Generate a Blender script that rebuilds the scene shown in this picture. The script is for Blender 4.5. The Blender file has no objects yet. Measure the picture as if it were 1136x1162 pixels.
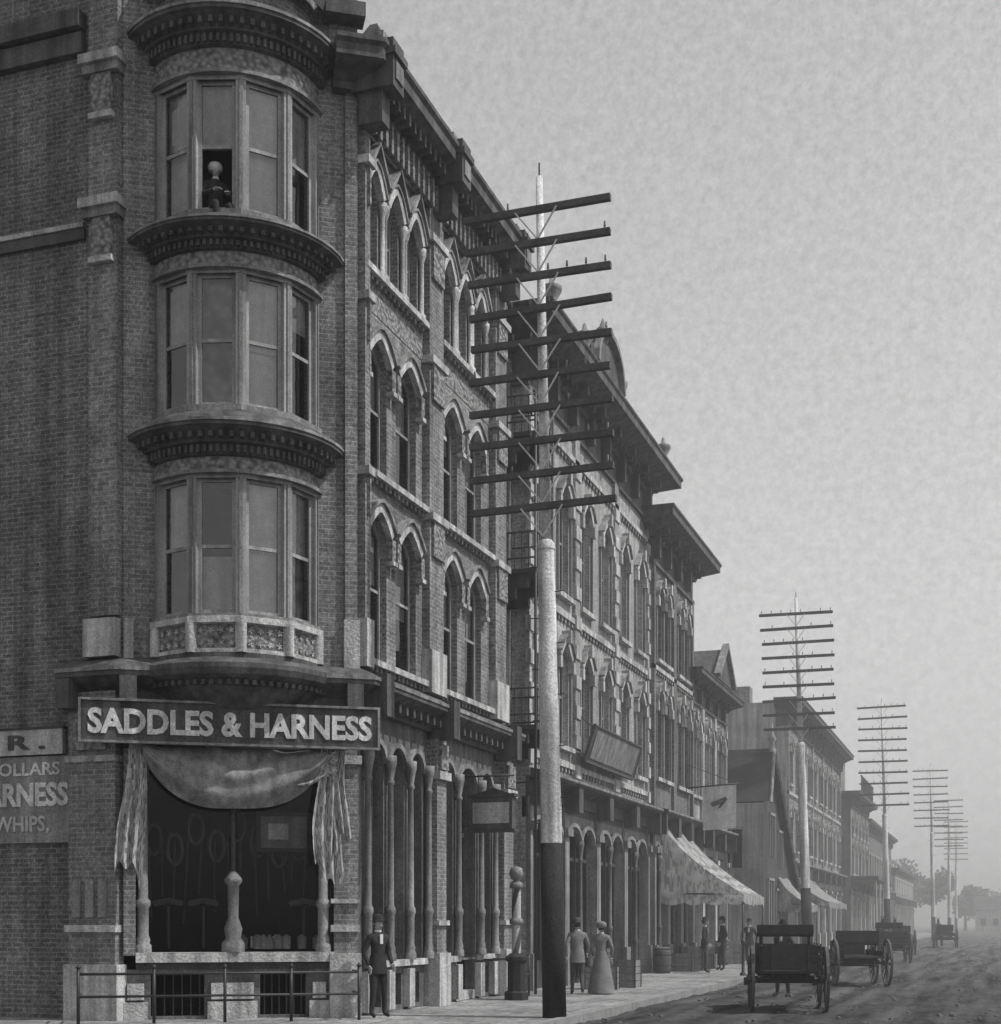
import bpy, bmesh, math, random
from mathutils import Vector, Matrix, noise
random.seed(7)
scene=bpy.context.scene
R=random.uniform
# ------------------------------------------------------------------ materials
def g3(v): return (v,v,v,1)
def new_mat(name):
    m=bpy.data.materials.new(name); m.use_nodes=True
    nt=m.node_tree; b=nt.nodes['Principled BSDF']
    return m,nt,b
def speck(N,L,tc,out,sc=48,amp=.3):
    n=N.new('ShaderNodeTexNoise'); n.inputs['Scale'].default_value=sc; n.inputs['Detail'].default_value=2; L.new(tc.outputs['Object'],n.inputs['Vector'])
    r=N.new('ShaderNodeMapRange'); r.inputs[1].default_value=.3; r.inputs[2].default_value=.7; r.inputs[3].default_value=1-amp; r.inputs[4].default_value=1+amp; L.new(n.outputs[0],r.inputs[0])
    m=N.new('ShaderNodeMath'); m.operation='MULTIPLY'; L.new(out,m.inputs[0]); L.new(r.outputs[0],m.inputs[1]); return m.outputs[0]
def mat(name,g,var=.25,scale=1.2,rough=.85,bump=.25,bscale=22,spec=.25,streak=0,metal=0,det=8,trans=0):
    m,nt,b=new_mat(name); N=nt.nodes; L=nt.links
    tc=N.new('ShaderNodeTexCoord')
    n1=N.new('ShaderNodeTexNoise'); n1.inputs['Scale'].default_value=scale; n1.inputs['Detail'].default_value=det
    n1.inputs['Roughness'].default_value=.7
    L.new(tc.outputs['Object'],n1.inputs['Vector'])
    mp=N.new('ShaderNodeMapRange'); mp.inputs[1].default_value=.3; mp.inputs[2].default_value=.7
    mp.inputs[3].default_value=g*(1-var); mp.inputs[4].default_value=g*(1+var)
    L.new(n1.outputs[0],mp.inputs[0])
    out=mp.outputs[0]
    n2=N.new('ShaderNodeTexNoise'); n2.inputs['Scale'].default_value=bscale; n2.inputs['Detail'].default_value=5
    L.new(tc.outputs['Object'],n2.inputs['Vector'])
    mr=N.new('ShaderNodeMapRange'); mr.inputs[1].default_value=.25; mr.inputs[2].default_value=.75
    mr.inputs[3].default_value=1-var*.8; mr.inputs[4].default_value=1+var*.8
    L.new(n2.outputs[0],mr.inputs[0])
    mu=N.new('ShaderNodeMath'); mu.operation='MULTIPLY'; L.new(out,mu.inputs[0]); L.new(mr.outputs[0],mu.inputs[1]); out=mu.outputs[0]
    if streak:
        sm=N.new('ShaderNodeMapping'); sm.inputs['Scale'].default_value=(5,5,.35)
        L.new(tc.outputs['Object'],sm.inputs[0])
        n3=N.new('ShaderNodeTexNoise'); n3.inputs['Scale'].default_value=1; n3.inputs['Detail'].default_value=5
        L.new(sm.outputs[0],n3.inputs['Vector'])
        ms=N.new('ShaderNodeMapRange'); ms.inputs[1].default_value=.35; ms.inputs[2].default_value=.65
        ms.inputs[3].default_value=1-streak; ms.inputs[4].default_value=1+streak*.5
        L.new(n3.outputs[0],ms.inputs[0])
        m2=N.new('ShaderNodeMath'); m2.operation='MULTIPLY'; L.new(out,m2.inputs[0]); L.new(ms.outputs[0],m2.inputs[1]); out=m2.outputs[0]
        out=speck(N,L,tc,out,42,.25)
    L.new(out,b.inputs['Base Color'])
    b.inputs['Roughness'].default_value=rough; b.inputs['Specular IOR Level'].default_value=spec; b.inputs['Metallic'].default_value=metal
    if bump:
        bp=N.new('ShaderNodeBump'); bp.inputs['Strength'].default_value=bump; bp.inputs['Distance'].default_value=.03
        L.new(n2.outputs[0],bp.inputs['Height']); L.new(bp.outputs[0],b.inputs['Normal'])
    if trans: translucent(nt,b,out,trans)
    return m
def translucent(nt,b,out,fac):
    N=nt.nodes; L=nt.links; t=N.new('ShaderNodeBsdfTranslucent'); L.new(out,t.inputs[0]); mx=N.new('ShaderNodeMixShader'); mx.inputs[0].default_value=fac
    L.new(b.outputs[0],mx.inputs[1]); L.new(t.outputs[0],mx.inputs[2]); L.new(mx.outputs[0],N['Material Output'].inputs[0])
def brick(name,g,bw=.23,rh=.082,ms=.011,mort=1.5,var=.3,bump=.6,c=.22,streak=.35):
    m,nt,b=new_mat(name); N=nt.nodes; L=nt.links
    tc=N.new('ShaderNodeTexCoord')
    br=N.new('ShaderNodeTexBrick'); br.inputs['Scale'].default_value=1
    br.inputs['Brick Width'].default_value=bw; br.inputs['Row Height'].default_value=rh; br.inputs['Mortar Size'].default_value=ms
    br.inputs['Mortar Smooth'].default_value=.3
    br.inputs['Color1'].default_value=g3(g*(1-c)); br.inputs['Color2'].default_value=g3(g*(1+c)); br.inputs['Mortar'].default_value=g3(g*mort)
    L.new(tc.outputs['UV'],br.inputs['Vector'])
    n1=N.new('ShaderNodeTexNoise'); n1.inputs['Scale'].default_value=.55; n1.inputs['Detail'].default_value=9; n1.inputs['Roughness'].default_value=.65
    L.new(tc.outputs['Object'],n1.inputs['Vector'])
    mp=N.new('ShaderNodeMapRange'); mp.inputs[1].default_value=.3; mp.inputs[2].default_value=.7
    mp.inputs[3].default_value=1-var; mp.inputs[4].default_value=1+var; L.new(n1.outputs[0],mp.inputs[0])
    sm=N.new('ShaderNodeMapping'); sm.inputs['Scale'].default_value=(4,4,.25); L.new(tc.outputs['Object'],sm.inputs[0])
    n3=N.new('ShaderNodeTexNoise'); n3.inputs['Scale'].default_value=1; n3.inputs['Detail'].default_value=6; L.new(sm.outputs[0],n3.inputs['Vector'])
    m3=N.new('ShaderNodeMapRange'); m3.inputs[1].default_value=.35; m3.inputs[2].default_value=.65
    m3.inputs[3].default_value=1-streak; m3.inputs[4].default_value=1+streak*.4; L.new(n3.outputs[0],m3.inputs[0])
    n4=N.new('ShaderNodeTexNoise'); n4.inputs['Scale'].default_value=14; n4.inputs['Detail'].default_value=4; L.new(tc.outputs['Object'],n4.inputs['Vector'])
    m4=N.new('ShaderNodeMapRange'); m4.inputs[1].default_value=.3; m4.inputs[2].default_value=.7
    m4.inputs[3].default_value=.7; m4.inputs[4].default_value=1.3; L.new(n4.outputs[0],m4.inputs[0])
    a=N.new('ShaderNodeMath'); a.operation='MULTIPLY'; L.new(mp.outputs[0],a.inputs[0]); L.new(m3.outputs[0],a.inputs[1])
    a2=N.new('ShaderNodeMath'); a2.operation='MULTIPLY'; L.new(a.outputs[0],a2.inputs[0]); L.new(m4.outputs[0],a2.inputs[1])
    bw_=N.new('ShaderNodeRGBToBW'); L.new(br.outputs['Color'],bw_.inputs[0])
    a3=N.new('ShaderNodeMath'); a3.operation='MULTIPLY'; L.new(a2.outputs[0],a3.inputs[0]); L.new(bw_.outputs[0],a3.inputs[1])
    L.new(speck(N,L,tc,a3.outputs[0],38,.38),b.inputs['Base Color']); b.inputs['Roughness'].default_value=.9; b.inputs['Specular IOR Level'].default_value=.2
    iv=N.new('ShaderNodeMath'); iv.operation='SUBTRACT'; iv.inputs[0].default_value=1; L.new(br.outputs['Fac'],iv.inputs[1])
    ad=N.new('ShaderNodeMath'); ad.operation='MULTIPLY_ADD'; L.new(n4.outputs[0],ad.inputs[0]); ad.inputs[1].default_value=.6; L.new(iv.outputs[0],ad.inputs[2])
    bp=N.new('ShaderNodeBump'); bp.inputs['Strength'].default_value=bump; bp.inputs['Distance'].default_value=.012
    L.new(ad.outputs[0],bp.inputs['Height']); L.new(bp.outputs[0],b.inputs['Normal'])
    return m
def carved(name,g,scale=7):
    m,nt,b=new_mat(name); N=nt.nodes; L=nt.links
    tc=N.new('ShaderNodeTexCoord')
    v=N.new('ShaderNodeTexVoronoi'); v.inputs['Scale'].default_value=scale; v.feature='SMOOTH_F1'
    L.new(tc.outputs['Object'],v.inputs['Vector'])
    mp=N.new('ShaderNodeMapRange'); mp.inputs[1].default_value=.1; mp.inputs[2].default_value=.7
    mp.inputs[3].default_value=g*1.35; mp.inputs[4].default_value=g*.3; L.new(v.outputs['Distance'],mp.inputs[0])
    L.new(mp.outputs[0],b.inputs['Base Color']); b.inputs['Roughness'].default_value=.9
    bp=N.new('ShaderNodeBump'); bp.inputs['Strength'].default_value=1; bp.inputs['Distance'].default_value=.05; bp.invert=True
    L.new(v.outputs['Distance'],bp.inputs['Height']); L.new(bp.outputs[0],b.inputs['Normal'])
    return m
def glass_mat(name,tint=.75,mixmin=.12):
    m=bpy.data.materials.new(name); m.use_nodes=True; nt=m.node_tree; N=nt.nodes; L=nt.links
    for n in list(N): N.remove(n)
    o=N.new('ShaderNodeOutputMaterial'); t=N.new('ShaderNodeBsdfTransparent'); t.inputs[0].default_value=g3(tint)
    g=N.new('ShaderNodeBsdfGlossy'); g.inputs['Roughness'].default_value=.03; g.inputs[0].default_value=g3(.8)
    tc=N.new('ShaderNodeTexCoord'); nz=N.new('ShaderNodeTexNoise'); nz.inputs['Scale'].default_value=1.3
    L.new(tc.outputs['Object'],nz.inputs['Vector'])
    bp=N.new('ShaderNodeBump'); bp.inputs['Strength'].default_value=.06; bp.inputs['Distance'].default_value=.05; L.new(nz.outputs[0],bp.inputs['Height']); L.new(bp.outputs[0],g.inputs['Normal'])
    f=N.new('ShaderNodeFresnel'); f.inputs[0].default_value=1.45
    a=N.new('ShaderNodeMath'); a.operation='ADD'; a.inputs[1].default_value=mixmin; L.new(f.outputs[0],a.inputs[0])
    mx=N.new('ShaderNodeMixShader'); L.new(a.outputs[0],mx.inputs[0]); L.new(t.outputs[0],mx.inputs[1]); L.new(g.outputs[0],mx.inputs[2])
    L.new(mx.outputs[0],o.inputs[0]); return m
def stripe_mat(name,a,b_,scale,axis='u',trans=0):
    m,nt,b=new_mat(name); N=nt.nodes; L=nt.links
    tc=N.new('ShaderNodeTexCoord'); sp=N.new('ShaderNodeSeparateXYZ'); L.new(tc.outputs['UV'],sp.inputs[0])
    mu=N.new('ShaderNodeMath'); mu.operation='MULTIPLY'; mu.inputs[1].default_value=scale; L.new(sp.outputs[0 if axis=='u' else 1],mu.inputs[0])
    fr=N.new('ShaderNodeMath'); fr.operation='FRACT'; L.new(mu.outputs[0],fr.inputs[0])
    gt=N.new('ShaderNodeMath'); gt.operation='GREATER_THAN'; gt.inputs[1].default_value=.6; L.new(fr.outputs[0],gt.inputs[0])
    nz=N.new('ShaderNodeTexNoise'); nz.inputs['Scale'].default_value=3; nz.inputs['Detail'].default_value=6; L.new(tc.outputs['Object'],nz.inputs['Vector'])
    mp=N.new('ShaderNodeMapRange'); mp.inputs[3].default_value=a; mp.inputs[4].default_value=b_; L.new(gt.outputs[0],mp.inputs[0])
    m2=N.new('ShaderNodeMapRange'); m2.inputs[1].default_value=.3; m2.inputs[2].default_value=.7; m2.inputs[3].default_value=.65; m2.inputs[4].default_value=1.1; L.new(nz.outputs[0],m2.inputs[0])
    x=N.new('ShaderNodeMath'); x.operation='MULTIPLY'; L.new(mp.outputs[0],x.inputs[0]); L.new(m2.outputs[0],x.inputs[1])
    L.new(x.outputs[0],b.inputs['Base Color']); b.inputs['Roughness'].default_value=.9
    if trans: translucent(nt,b,x.outputs[0],trans)
    return m
M={}
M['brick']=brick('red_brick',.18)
M['brickL']=brick('red_brick_shaded',.13,mort=1.7)  # same brick darkened: shade of the side wall put into its colour
M['brick2']=brick('pale_brick',.31,c=.14,mort=1.2,var=.3)
M['brick3']=brick('dark_brick',.13)
M['brick5']=brick('plain_brick',.2)
M['stucco']=mat('worn_stucco',.32,.3,.8,streak=.4)
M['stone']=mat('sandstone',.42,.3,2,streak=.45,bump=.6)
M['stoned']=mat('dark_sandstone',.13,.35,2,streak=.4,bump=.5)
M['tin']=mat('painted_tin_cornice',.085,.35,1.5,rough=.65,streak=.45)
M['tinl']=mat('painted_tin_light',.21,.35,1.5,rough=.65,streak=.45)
M['carved']=carved('carved_terracotta',.24,13)
M['wood']=mat('painted_window_wood',.29,.2,3,rough=.6,bump=.1,streak=.35)
M['woodd']=mat('dark_painted_wood',.055,.3,3,rough=.6,streak=.3)
M['dark']=mat('unlit_interior_black',.012,.4,1)  # near-black colour stands in for the shade of unlit rooms
M['shade']=mat('linen_window_shade',.52,.2,2.5,bump=.15,bscale=8,streak=.25)
M['curtain']=carved('lace_curtain',.3,6)
M['glass']=glass_mat('window_glass',.8,.09)
M['glassd']=glass_mat('shop_glass',.7,-.015)
M['iron']=mat('black_iron',.03,.3,4,rough=.5,spec=.4)
M['signd']=mat('sign_dark_paint',.075,.4,2,rough=.7,streak=.4)
M['signl']=mat('sign_light_paint',.42,.25,2,rough=.7,streak=.35)
M['signm']=mat('sign_grey_paint',.22,.3,2,rough=.7,streak=.35)
M['letter']=mat('letter_faded_white_paint',.58,.25,5,rough=.7,bump=.1,streak=.35)
M['letterg']=mat('letter_grey_paint',.42,.25,4,rough=.6,bump=.1)
M['bannerc']=mat('banner_cotton',.58,.2,4,rough=.9,bump=.1,streak=.2,trans=.35)
M['cloth']=mat('awning_canvas',.3,.3,1.6,bump=.3,bscale=9,streak=.35,trans=.25)
M['cloth2']=stripe_mat('striped_drapery',.6,.22,9,trans=.25)
M['awn']=stripe_mat('striped_awning_canvas',.74,.45,2.2,trans=.55)
M['polew']=mat('whitewashed_pole',.6,.3,1.5,bump=.5,streak=.5)
M['poled']=mat('pole_tarred_base',.025,.4,2,bump=.5,streak=.3)
M['arm']=mat('weathered_crossarm',.09,.3,3)
M['brace']=mat('galvanised_brace',.55,.15,3,rough=.6)
M['walk']=brick('flagstone_sidewalk',.25,bw=1.5,rh=1.5,ms=.02,mort=.45,var=.4,c=.15)
M['kerb']=mat('kerb_stone',.22,.3,2)
M['clod']=mat('dirt_clod',.12,.3,5)
M['leaf']=mat('foliage',.08,.5,.6,bump=0)
M['bark']=mat('bark',.08,.3,3)
M['skin']=mat('skin',.33,.08,5,rough=.6,bump=0)
M['suit']=mat('dark_wool',.028,.3,6,rough=.95)
M['suit2']=mat('grey_wool',.06,.25,6,rough=.95)
M['linen']=mat('drab_linen_clothes',.17,.25,5,rough=.95)
M['white']=mat('white_cotton',.6,.1,5,rough=.9)
M['hair']=mat('dark_hair',.03,.2,9)
M['wagon']=mat('wagon_paint',.035,.35,3,rough=.6,streak=.2)
M['wheel']=mat('wheel_wood',.08,.3,4,rough=.7)
M['paper']=carved('printed_paper',.45,9)
M['horse']=mat('horse_coat',.05,.3,3,rough=.7)
M['roof']=mat('dark_roof_shingle',.06,.3,2,bump=.5)
M['leather']=mat('harness_leather',.07,.3,4,rough=.45,spec=.5)
# ------------------------------------------------------------------ mesh accumulation
class Part:
    def __init__(s,m): s.m=m; s.v=[]; s.f=[]; s.sm=[]
    def face(s,pts,smooth=False):
        i=len(s.v); s.v.extend([tuple(p) for p in pts]); s.f.append(tuple(range(i,i+len(pts)))); s.sm.append(smooth)
class Obj:
    def __init__(s,name,T=None): s.name=name; s.parts={}; s.T=T; s.extra=[]
    def part(s,name,m):
        if name not in s.parts: s.parts[name]=Part(M[m] if isinstance(m,str) else m)
        return s.parts[name]
    def finish(s):
        allv=[]
        for p in s.parts.values():
            if s.T is not None: p.v=[tuple(s.T@Vector(q)) for q in p.v]
            allv+=p.v
        for o in s.extra: allv+=[tuple(v.co) for v in o.data.vertices]
        cx=(min(v[0] for v in allv)+max(v[0] for v in allv))/2; cy=(min(v[1] for v in allv)+max(v[1] for v in allv))/2
        cz=min(v[2] for v in allv)
        e=bpy.data.objects.new(s.name,None); e.location=(cx,cy,cz); e.empty_display_size=.3; scene.collection.objects.link(e)
        for n,p in s.parts.items():
            if not p.f: continue
            me=bpy.data.meshes.new(n); me.from_pydata([(v[0]-cx,v[1]-cy,v[2]-cz) for v in p.v],[],p.f)
            uv=me.uv_layers.new(name='UVMap')
            for poly in me.polygons:
                nn=poly.normal
                if abs(nn.z)>.75 or nn.length<.5: tx=None
                else:
                    l=math.hypot(nn.x,nn.y); tx=(-nn.y/l,nn.x/l)
                    ks=1/max(.3,math.sqrt(1-nn.z**2))
                for li in poly.loop_indices:
                    v=p.v[me.loops[li].vertex_index]
                    if tx is None: uv.data[li].uv=(v[0],v[1])
                    else: uv.data[li].uv=(v[0]*tx[0]+v[1]*tx[1],v[2]*ks)
            me.materials.append(p.m)
            if any(p.sm):
                me.polygons.foreach_set('use_smooth',p.sm)
                bm=bmesh.new(); bm.from_mesh(me); bmesh.ops.remove_doubles(bm,verts=bm.verts,dist=.0005); bm.to_mesh(me); bm.free()
            ob=bpy.data.objects.new(n,me); scene.collection.objects.link(ob); ob.parent=e
        for o in s.extra:
            o.parent=e; o.matrix_parent_inverse=Matrix.Translation((-cx,-cy,-cz))
        return e
class Fr:
    def __init__(s,ox,oy,tx,ty):
        l=math.hypot(tx,ty); s.o=(ox,oy); s.t=(tx/l,ty/l); s.n=(s.t[1],-s.t[0])
    def p(s,a,b,z): return (s.o[0]+s.t[0]*a+s.n[0]*b, s.o[1]+s.t[1]*a+s.n[1]*b, z)
W0=Fr(0,0,1,0)
def box(P,fr,s0,s1,b0,b1,z0,z1):
    q=lambda a,b,z: fr.p(a,b,z)
    P.face([q(s0,b1,z0),q(s1,b1,z0),q(s1,b1,z1),q(s0,b1,z1)])
    P.face([q(s1,b0,z0),q(s0,b0,z0),q(s0,b0,z1),q(s1,b0,z1)])
    P.face([q(s0,b0,z0),q(s0,b1,z0),q(s0,b1,z1),q(s0,b0,z1)])
    P.face([q(s1,b1,z0),q(s1,b0,z0),q(s1,b0,z1),q(s1,b1,z1)])
    P.face([q(s0,b1,z1),q(s1,b1,z1),q(s1,b0,z1),q(s0,b0,z1)])
    P.face([q(s0,b0,z0),q(s1,b0,z0),q(s1,b1,z0),q(s0,b1,z0)])
def bxyz(P,x0,x1,y0,y1,z0,z1): box(P,W0,x0,x1,-y1,-y0,z0,z1)
def cyl(P,a,b,r0,r1=None,n=8,cap=True):
    a=Vector(a); b=Vector(b); r1=r0 if r1 is None else r1
    d=(b-a).normalized(); u=d.orthogonal().normalized(); w=d.cross(u)
    A=[a+(u*math.cos(2*math.pi*i/n)+w*math.sin(2*math.pi*i/n))*r0 for i in range(n)]
    B=[b+(u*math.cos(2*math.pi*i/n)+w*math.sin(2*math.pi*i/n))*r1 for i in range(n)]
    for i in range(n):
        j=(i+1)%n; P.face([A[i],A[j],B[j],B[i]],n>6)
    if cap: P.face(B); P.face(A[::-1])
def lathe(P,x,y,prof,n=14,smooth=True,rot=0):
    for (r0,z0),(r1,z1) in zip(prof,prof[1:]):
        for i in range(n):
            a=2*math.pi*i/n+rot; b=2*math.pi*(i+1)/n+rot
            P.face([(x+r0*math.cos(a),y+r0*math.sin(a),z0),(x+r0*math.cos(b),y+r0*math.sin(b),z0),(x+r1*math.cos(b),y+r1*math.sin(b),z1),(x+r1*math.cos(a),y+r1*math.sin(a),z1)],smooth)
def offpath(path,b):
    ns=[]
    for p,q in zip(path,path[1:]):
        l=math.hypot(q[0]-p[0],q[1]-p[1]); ns.append(((q[1]-p[1])/l,-(q[0]-p[0])/l))
    out=[]
    for i,p in enumerate(path):
        if i==0: n=ns[0]; k=1
        elif i==len(path)-1: n=ns[-1]; k=1
        else:
            n=(ns[i-1][0]+ns[i][0],ns[i-1][1]+ns[i][1]); l=math.hypot(*n); n=(n[0]/l,n[1]/l)
            k=1/(n[0]*ns[i][0]+n[1]*ns[i][1])
        out.append((p[0]+n[0]*b*k,p[1]+n[1]*b*k))
    return out
def sweep(P,path,prof):
    rows=[[(x,y,z) for x,y in offpath(path,b)] for b,z in prof]
    for r0,r1 in zip(rows,rows[1:]):
        for i in range(len(path)-1): P.face([r0[i],r0[i+1],r1[i+1],r1[i]])
    P.face([r[0] for r in rows]); P.face([r[-1] for r in rows][::-1])
def archpts(op):
    s0,s1,z1,h,k=op['s0'],op['s1'],op['z1'],op['h'],op['k']; w=s1-s0; zs=z1-h; n=6; pts=[]
    for i in range(-n,n+1):
        if k=='pt':
            t=1-abs(i)/n; x=s0+w/2*t if i<=0 else s1-w/2*t; z=zs+h*(1-(1-t)**1.45)
        else:
            a=math.pi/2*(i/n); x=(s0+s1)/2+w/2*math.sin(a); z=zs+h*math.cos(a)
        pts.append((x,z))
    return pts
def band(P,fr,pts,w,b0,b1,w0=0):
    n=len(pts); nr=[]
    for i in range(n):
        a=pts[max(0,i-1)]; c=pts[min(n-1,i+1)]; l=math.hypot(c[0]-a[0],c[1]-a[1]); nr.append((-(c[1]-a[1])/l,(c[0]-a[0])/l))
    I=[(pts[i][0]+nr[i][0]*w0,pts[i][1]+nr[i][1]*w0) for i in range(n)]
    O=[(pts[i][0]+nr[i][0]*w,pts[i][1]+nr[i][1]*w) for i in range(n)]
    for i in range(n-1):
        P.face([fr.p(I[i][0],b1,I[i][1]),fr.p(I[i+1][0],b1,I[i+1][1]),fr.p(O[i+1][0],b1,O[i+1][1]),fr.p(O[i][0],b1,O[i][1])])
        P.face([fr.p(O[i][0],b1,O[i][1]),fr.p(O[i+1][0],b1,O[i+1][1]),fr.p(O[i+1][0],b0,O[i+1][1]),fr.p(O[i][0],b0,O[i][1])])
        P.face([fr.p(I[i][0],b0,I[i][1]),fr.p(I[i+1][0],b0,I[i+1][1]),fr.p(I[i+1][0],b1,I[i+1][1]),fr.p(I[i][0],b1,I[i][1])])
    for k in (0,-1):
        P.face([fr.p(I[k][0],b0,I[k][1]),fr.p(I[k][0],b1,I[k][1]),fr.p(O[k][0],b1,O[k][1]),fr.p(O[k][0],b0,O[k][1])])
def wall(P,fr,s0,s1,z0,z1,ops,off=0,depth=.25,back=0):
    ss=sorted({s0,s1,*[o['s0'] for o in ops],*[o['s1'] for o in ops]}); zs=sorted({z0,z1,*[o['z0'] for o in ops],*[o['z1'] for o in ops]})
    ss=[s for s in ss if s0<=s<=s1]; zs=[z for z in zs if z0<=z<=z1]
    for a,b in zip(ss,ss[1:]):
        run=None
        for c,d in zip(zs,zs[1:]):
            ms,mz=(a+b)/2,(c+d)/2
            hole=any(o['s0']<ms<o['s1'] and o['z0']<mz<o['z1'] for o in ops)
            if not hole: run=[run[0],d] if run else [c,d]
            if (hole or d==zs[-1]) and run:
                P.face([fr.p(a,off,run[0]),fr.p(b,off,run[0]),fr.p(b,off,run[1]),fr.p(a,off,run[1])]); run=None
    for o in ops:
        a,b,c,d=o['s0'],o['s1'],o['z0'],o['z1']; zt=d-o.get('h',0)
        q=lambda s,e,z: fr.p(s,e,z); e0=off; e1=off-depth
        P.face([q(a,e0,c),q(a,e1,c),q(a,e1,zt),q(a,e0,zt)][::-1]); P.face([q(b,e0,c),q(b,e1,c),q(b,e1,zt),q(b,e0,zt)])
        P.face([q(a,e0,c),q(b,e0,c),q(b,e1,c),q(a,e1,c)])
        if o.get('h',0)>0:
            pts=archpts(o)
            for i in range(len(pts)-1): 
                P.face([q(pts[i][0],e0,pts[i][1]),q(pts[i+1][0],e0,pts[i+1][1]),q(pts[i+1][0],e0,d+.0005),q(pts[i][0],e0,d+.0005)])
                P.face([q(pts[i][0],e0,pts[i][1]),q(pts[i][0],e1,pts[i][1]),q(pts[i+1][0],e1,pts[i+1][1]),q(pts[i+1][0],e0,pts[i+1][1])])
        else:
            P.face([q(a,e0,d),q(a,e1,d),q(b,e1,d),q(b,e0,d)])
def op(s0,s1,z0,z1,h=0,k='pt'): return dict(s0=s0,s1=s1,z0=z0,z1=z1,h=h,k=k)
def quad(P,fr,s0,s1,b,z0,z1): P.face([fr.p(s0,b,z0),fr.p(s1,b,z0),fr.p(s1,b,z1),fr.p(s0,b,z1)])
def sash(o,fr,s0,s1,z0,z1,b,shade=None,openlow=False,fw=.055,h=0,k='pt',fmat='wood'):
    F=o.part('window_frames',fmat); G=o.part('window_glass','glass'); 
    zm=(z0+z1)/2
    box(F,fr,s0,s0+fw,b-.05,b,z0,z1); box(F,fr,s1-fw,s1,b-.05,b,z0,z1)
    box(F,fr,s0+fw,s1-fw,b-.051,b-.001,z0,z0+fw*1.3)
    box(F,fr,s0+fw,s1-fw,b-.07,b-.015,zm-fw*.5,zm+fw*.5)
    if h: band(F,fr,archpts(op(s0,s1,z0,z1,h,k)),.0,b-.05,b+.002,-fw*1.3)
    else: box(F,fr,s0+fw,s1-fw,b-.051,b-.001,z1-fw*1.2,z1)
    if not openlow: quad(G,fr,s0+fw,s1-fw,b-.035,z0+fw,zm)
    quad(G,fr,s0+fw,s1-fw,b-.025,zm,z1)
    if shade is None: shade=random.choice([0,.3,.45,.5,.5,.55,.7])
    if shade>0:
        zb=z1-(z1-z0)*shade
        quad(o.part('window_shades','shade'),fr,s0+.04,s1-.04,b-.1,zb,z1)
def text(P,fr,body,s0,s1,b,z0,z1,bold=.02,ext=.015):
    cu=bpy.data.curves.new('t','FONT'); cu.body=body; cu.size=1; cu.extrude=.01; cu.offset=bold; cu.resolution_u=3
    ob=bpy.data.objects.new('t',cu); scene.collection.objects.link(ob)
    dg=bpy.context.evaluated_depsgraph_get(); me=bpy.data.meshes.new_from_object(ob.evaluated_get(dg))
    xs=[v.co.x for v in me.vertices]; ys=[v.co.y for v in me.vertices]; x0,x1,y0,y1=min(xs),max(xs),min(ys),max(ys)
    for po in me.polygons:
        pts=[]
        for vi in po.vertices:
            c=me.vertices[vi].co
            pts.append(fr.p(s0+(c.x-x0)/(x1-x0)*(s1-s0), b+(ext if c.z>0 else 0), z0+(c.y-y0)/(y1-y0)*(z1-z0)))
        P.face(pts)
    bpy.data.objects.remove(ob); bpy.data.curves.remove(cu); bpy.data.meshes.remove(me)
def column(P,x,y,z0,z1,r=.1,n=12):
    H=z1-z0
    lathe(P,x,y,[(r*1.7,z0),(r*1.7,z0+.12),(r*1.3,z0+.16),(r*1.45,z0+.22),(r*1.1,z0+.3),(r*1.15,z0+H*.22),(r*1.5,z0+H*.235),(r*1.5,z0+H*.255),(r,z0+H*.27),
        (r*.85,z1-.55),(r*1.2,z1-.52),(r*1.2,z1-.48),(r*.9,z1-.44),(r*1.5,z1-.22),(r*1.8,z1-.14),(r*1.8,z1),(0,z1)],n)
# ================================================================== CORNER BUILDING
P1=(-10.7,23.08); th=math.radians(57); tcx,tcy=math.sin(th),math.cos(th); CL=4.0
P0=(P1[0]-CL*tcx,P1[1]-CL*tcy)
FS=Fr(P1[0],P1[1],0,1); FC=Fr(P0[0],P0[1],tcx,tcy); FL=Fr(P0[0]-12,P0[1],1,0); SL=8.1; LL=12.0
B=Obj('corner_brick_building')
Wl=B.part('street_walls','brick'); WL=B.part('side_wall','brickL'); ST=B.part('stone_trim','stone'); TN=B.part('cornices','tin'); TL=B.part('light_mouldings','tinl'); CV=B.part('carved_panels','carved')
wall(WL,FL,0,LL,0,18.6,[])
for z0,z1,b in ((13.42,13.62,.07),(16.6,16.95,.14),(17.0,17.3,.24)):
    box(B.part('side_string_courses','tin'),FL,0,LL-.75,0,b,z0,z1)
box(ST,FL,0,LL-.75,0,.1,13.62,13.70)
box(Wl,FL,LL-.62,LL-.04,0,.12,6.9,18.6)
box(ST,FL,LL-.7,LL-.06,0,.18,6.2,6.85)
for zc in (13.95,16.4):
    box(ST,FL,LL-.72,LL+.06,0,.3,zc-.12,zc+.04); box(TL,FL,LL-.68,LL+.02,0,.24,zc-.28,zc-.12)
    box(CV,FL,LL-.52,LL-.14,.12,.2,zc-.95,zc-.28); box(ST,FL,LL-.56,LL-.1,.12,.23,zc-1.05,zc-.95)
box(Wl,FL,LL-.95,LL-.02,0,.22,.9,5.6); box(ST,FL,LL-1.0,LL+.06,0,.3,0,.95); box(ST,FL,LL-1.0,LL+.02,0,.28,1.5,1.62)
box(CV,FL,LL-.8,LL-.15,.22,.3,4.6,5.2); box(ST,FL,LL-1.0,LL+.0,0,.27,4.4,4.5)
for k in range(3): box(TL,FL,LL-.85+.26*k,LL-.69+.26*k,.22,.27,1.75,2.4)
BC=1.92; HB=1.38; DEP=.85; RB=(HB*HB+DEP*DEP)/(2*DEP); CO=DEP-RB; HA=math.asin(HB/RB)
tiers=[(6.86,9.16),(10.36,12.6),(13.64,15.85)]
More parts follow.
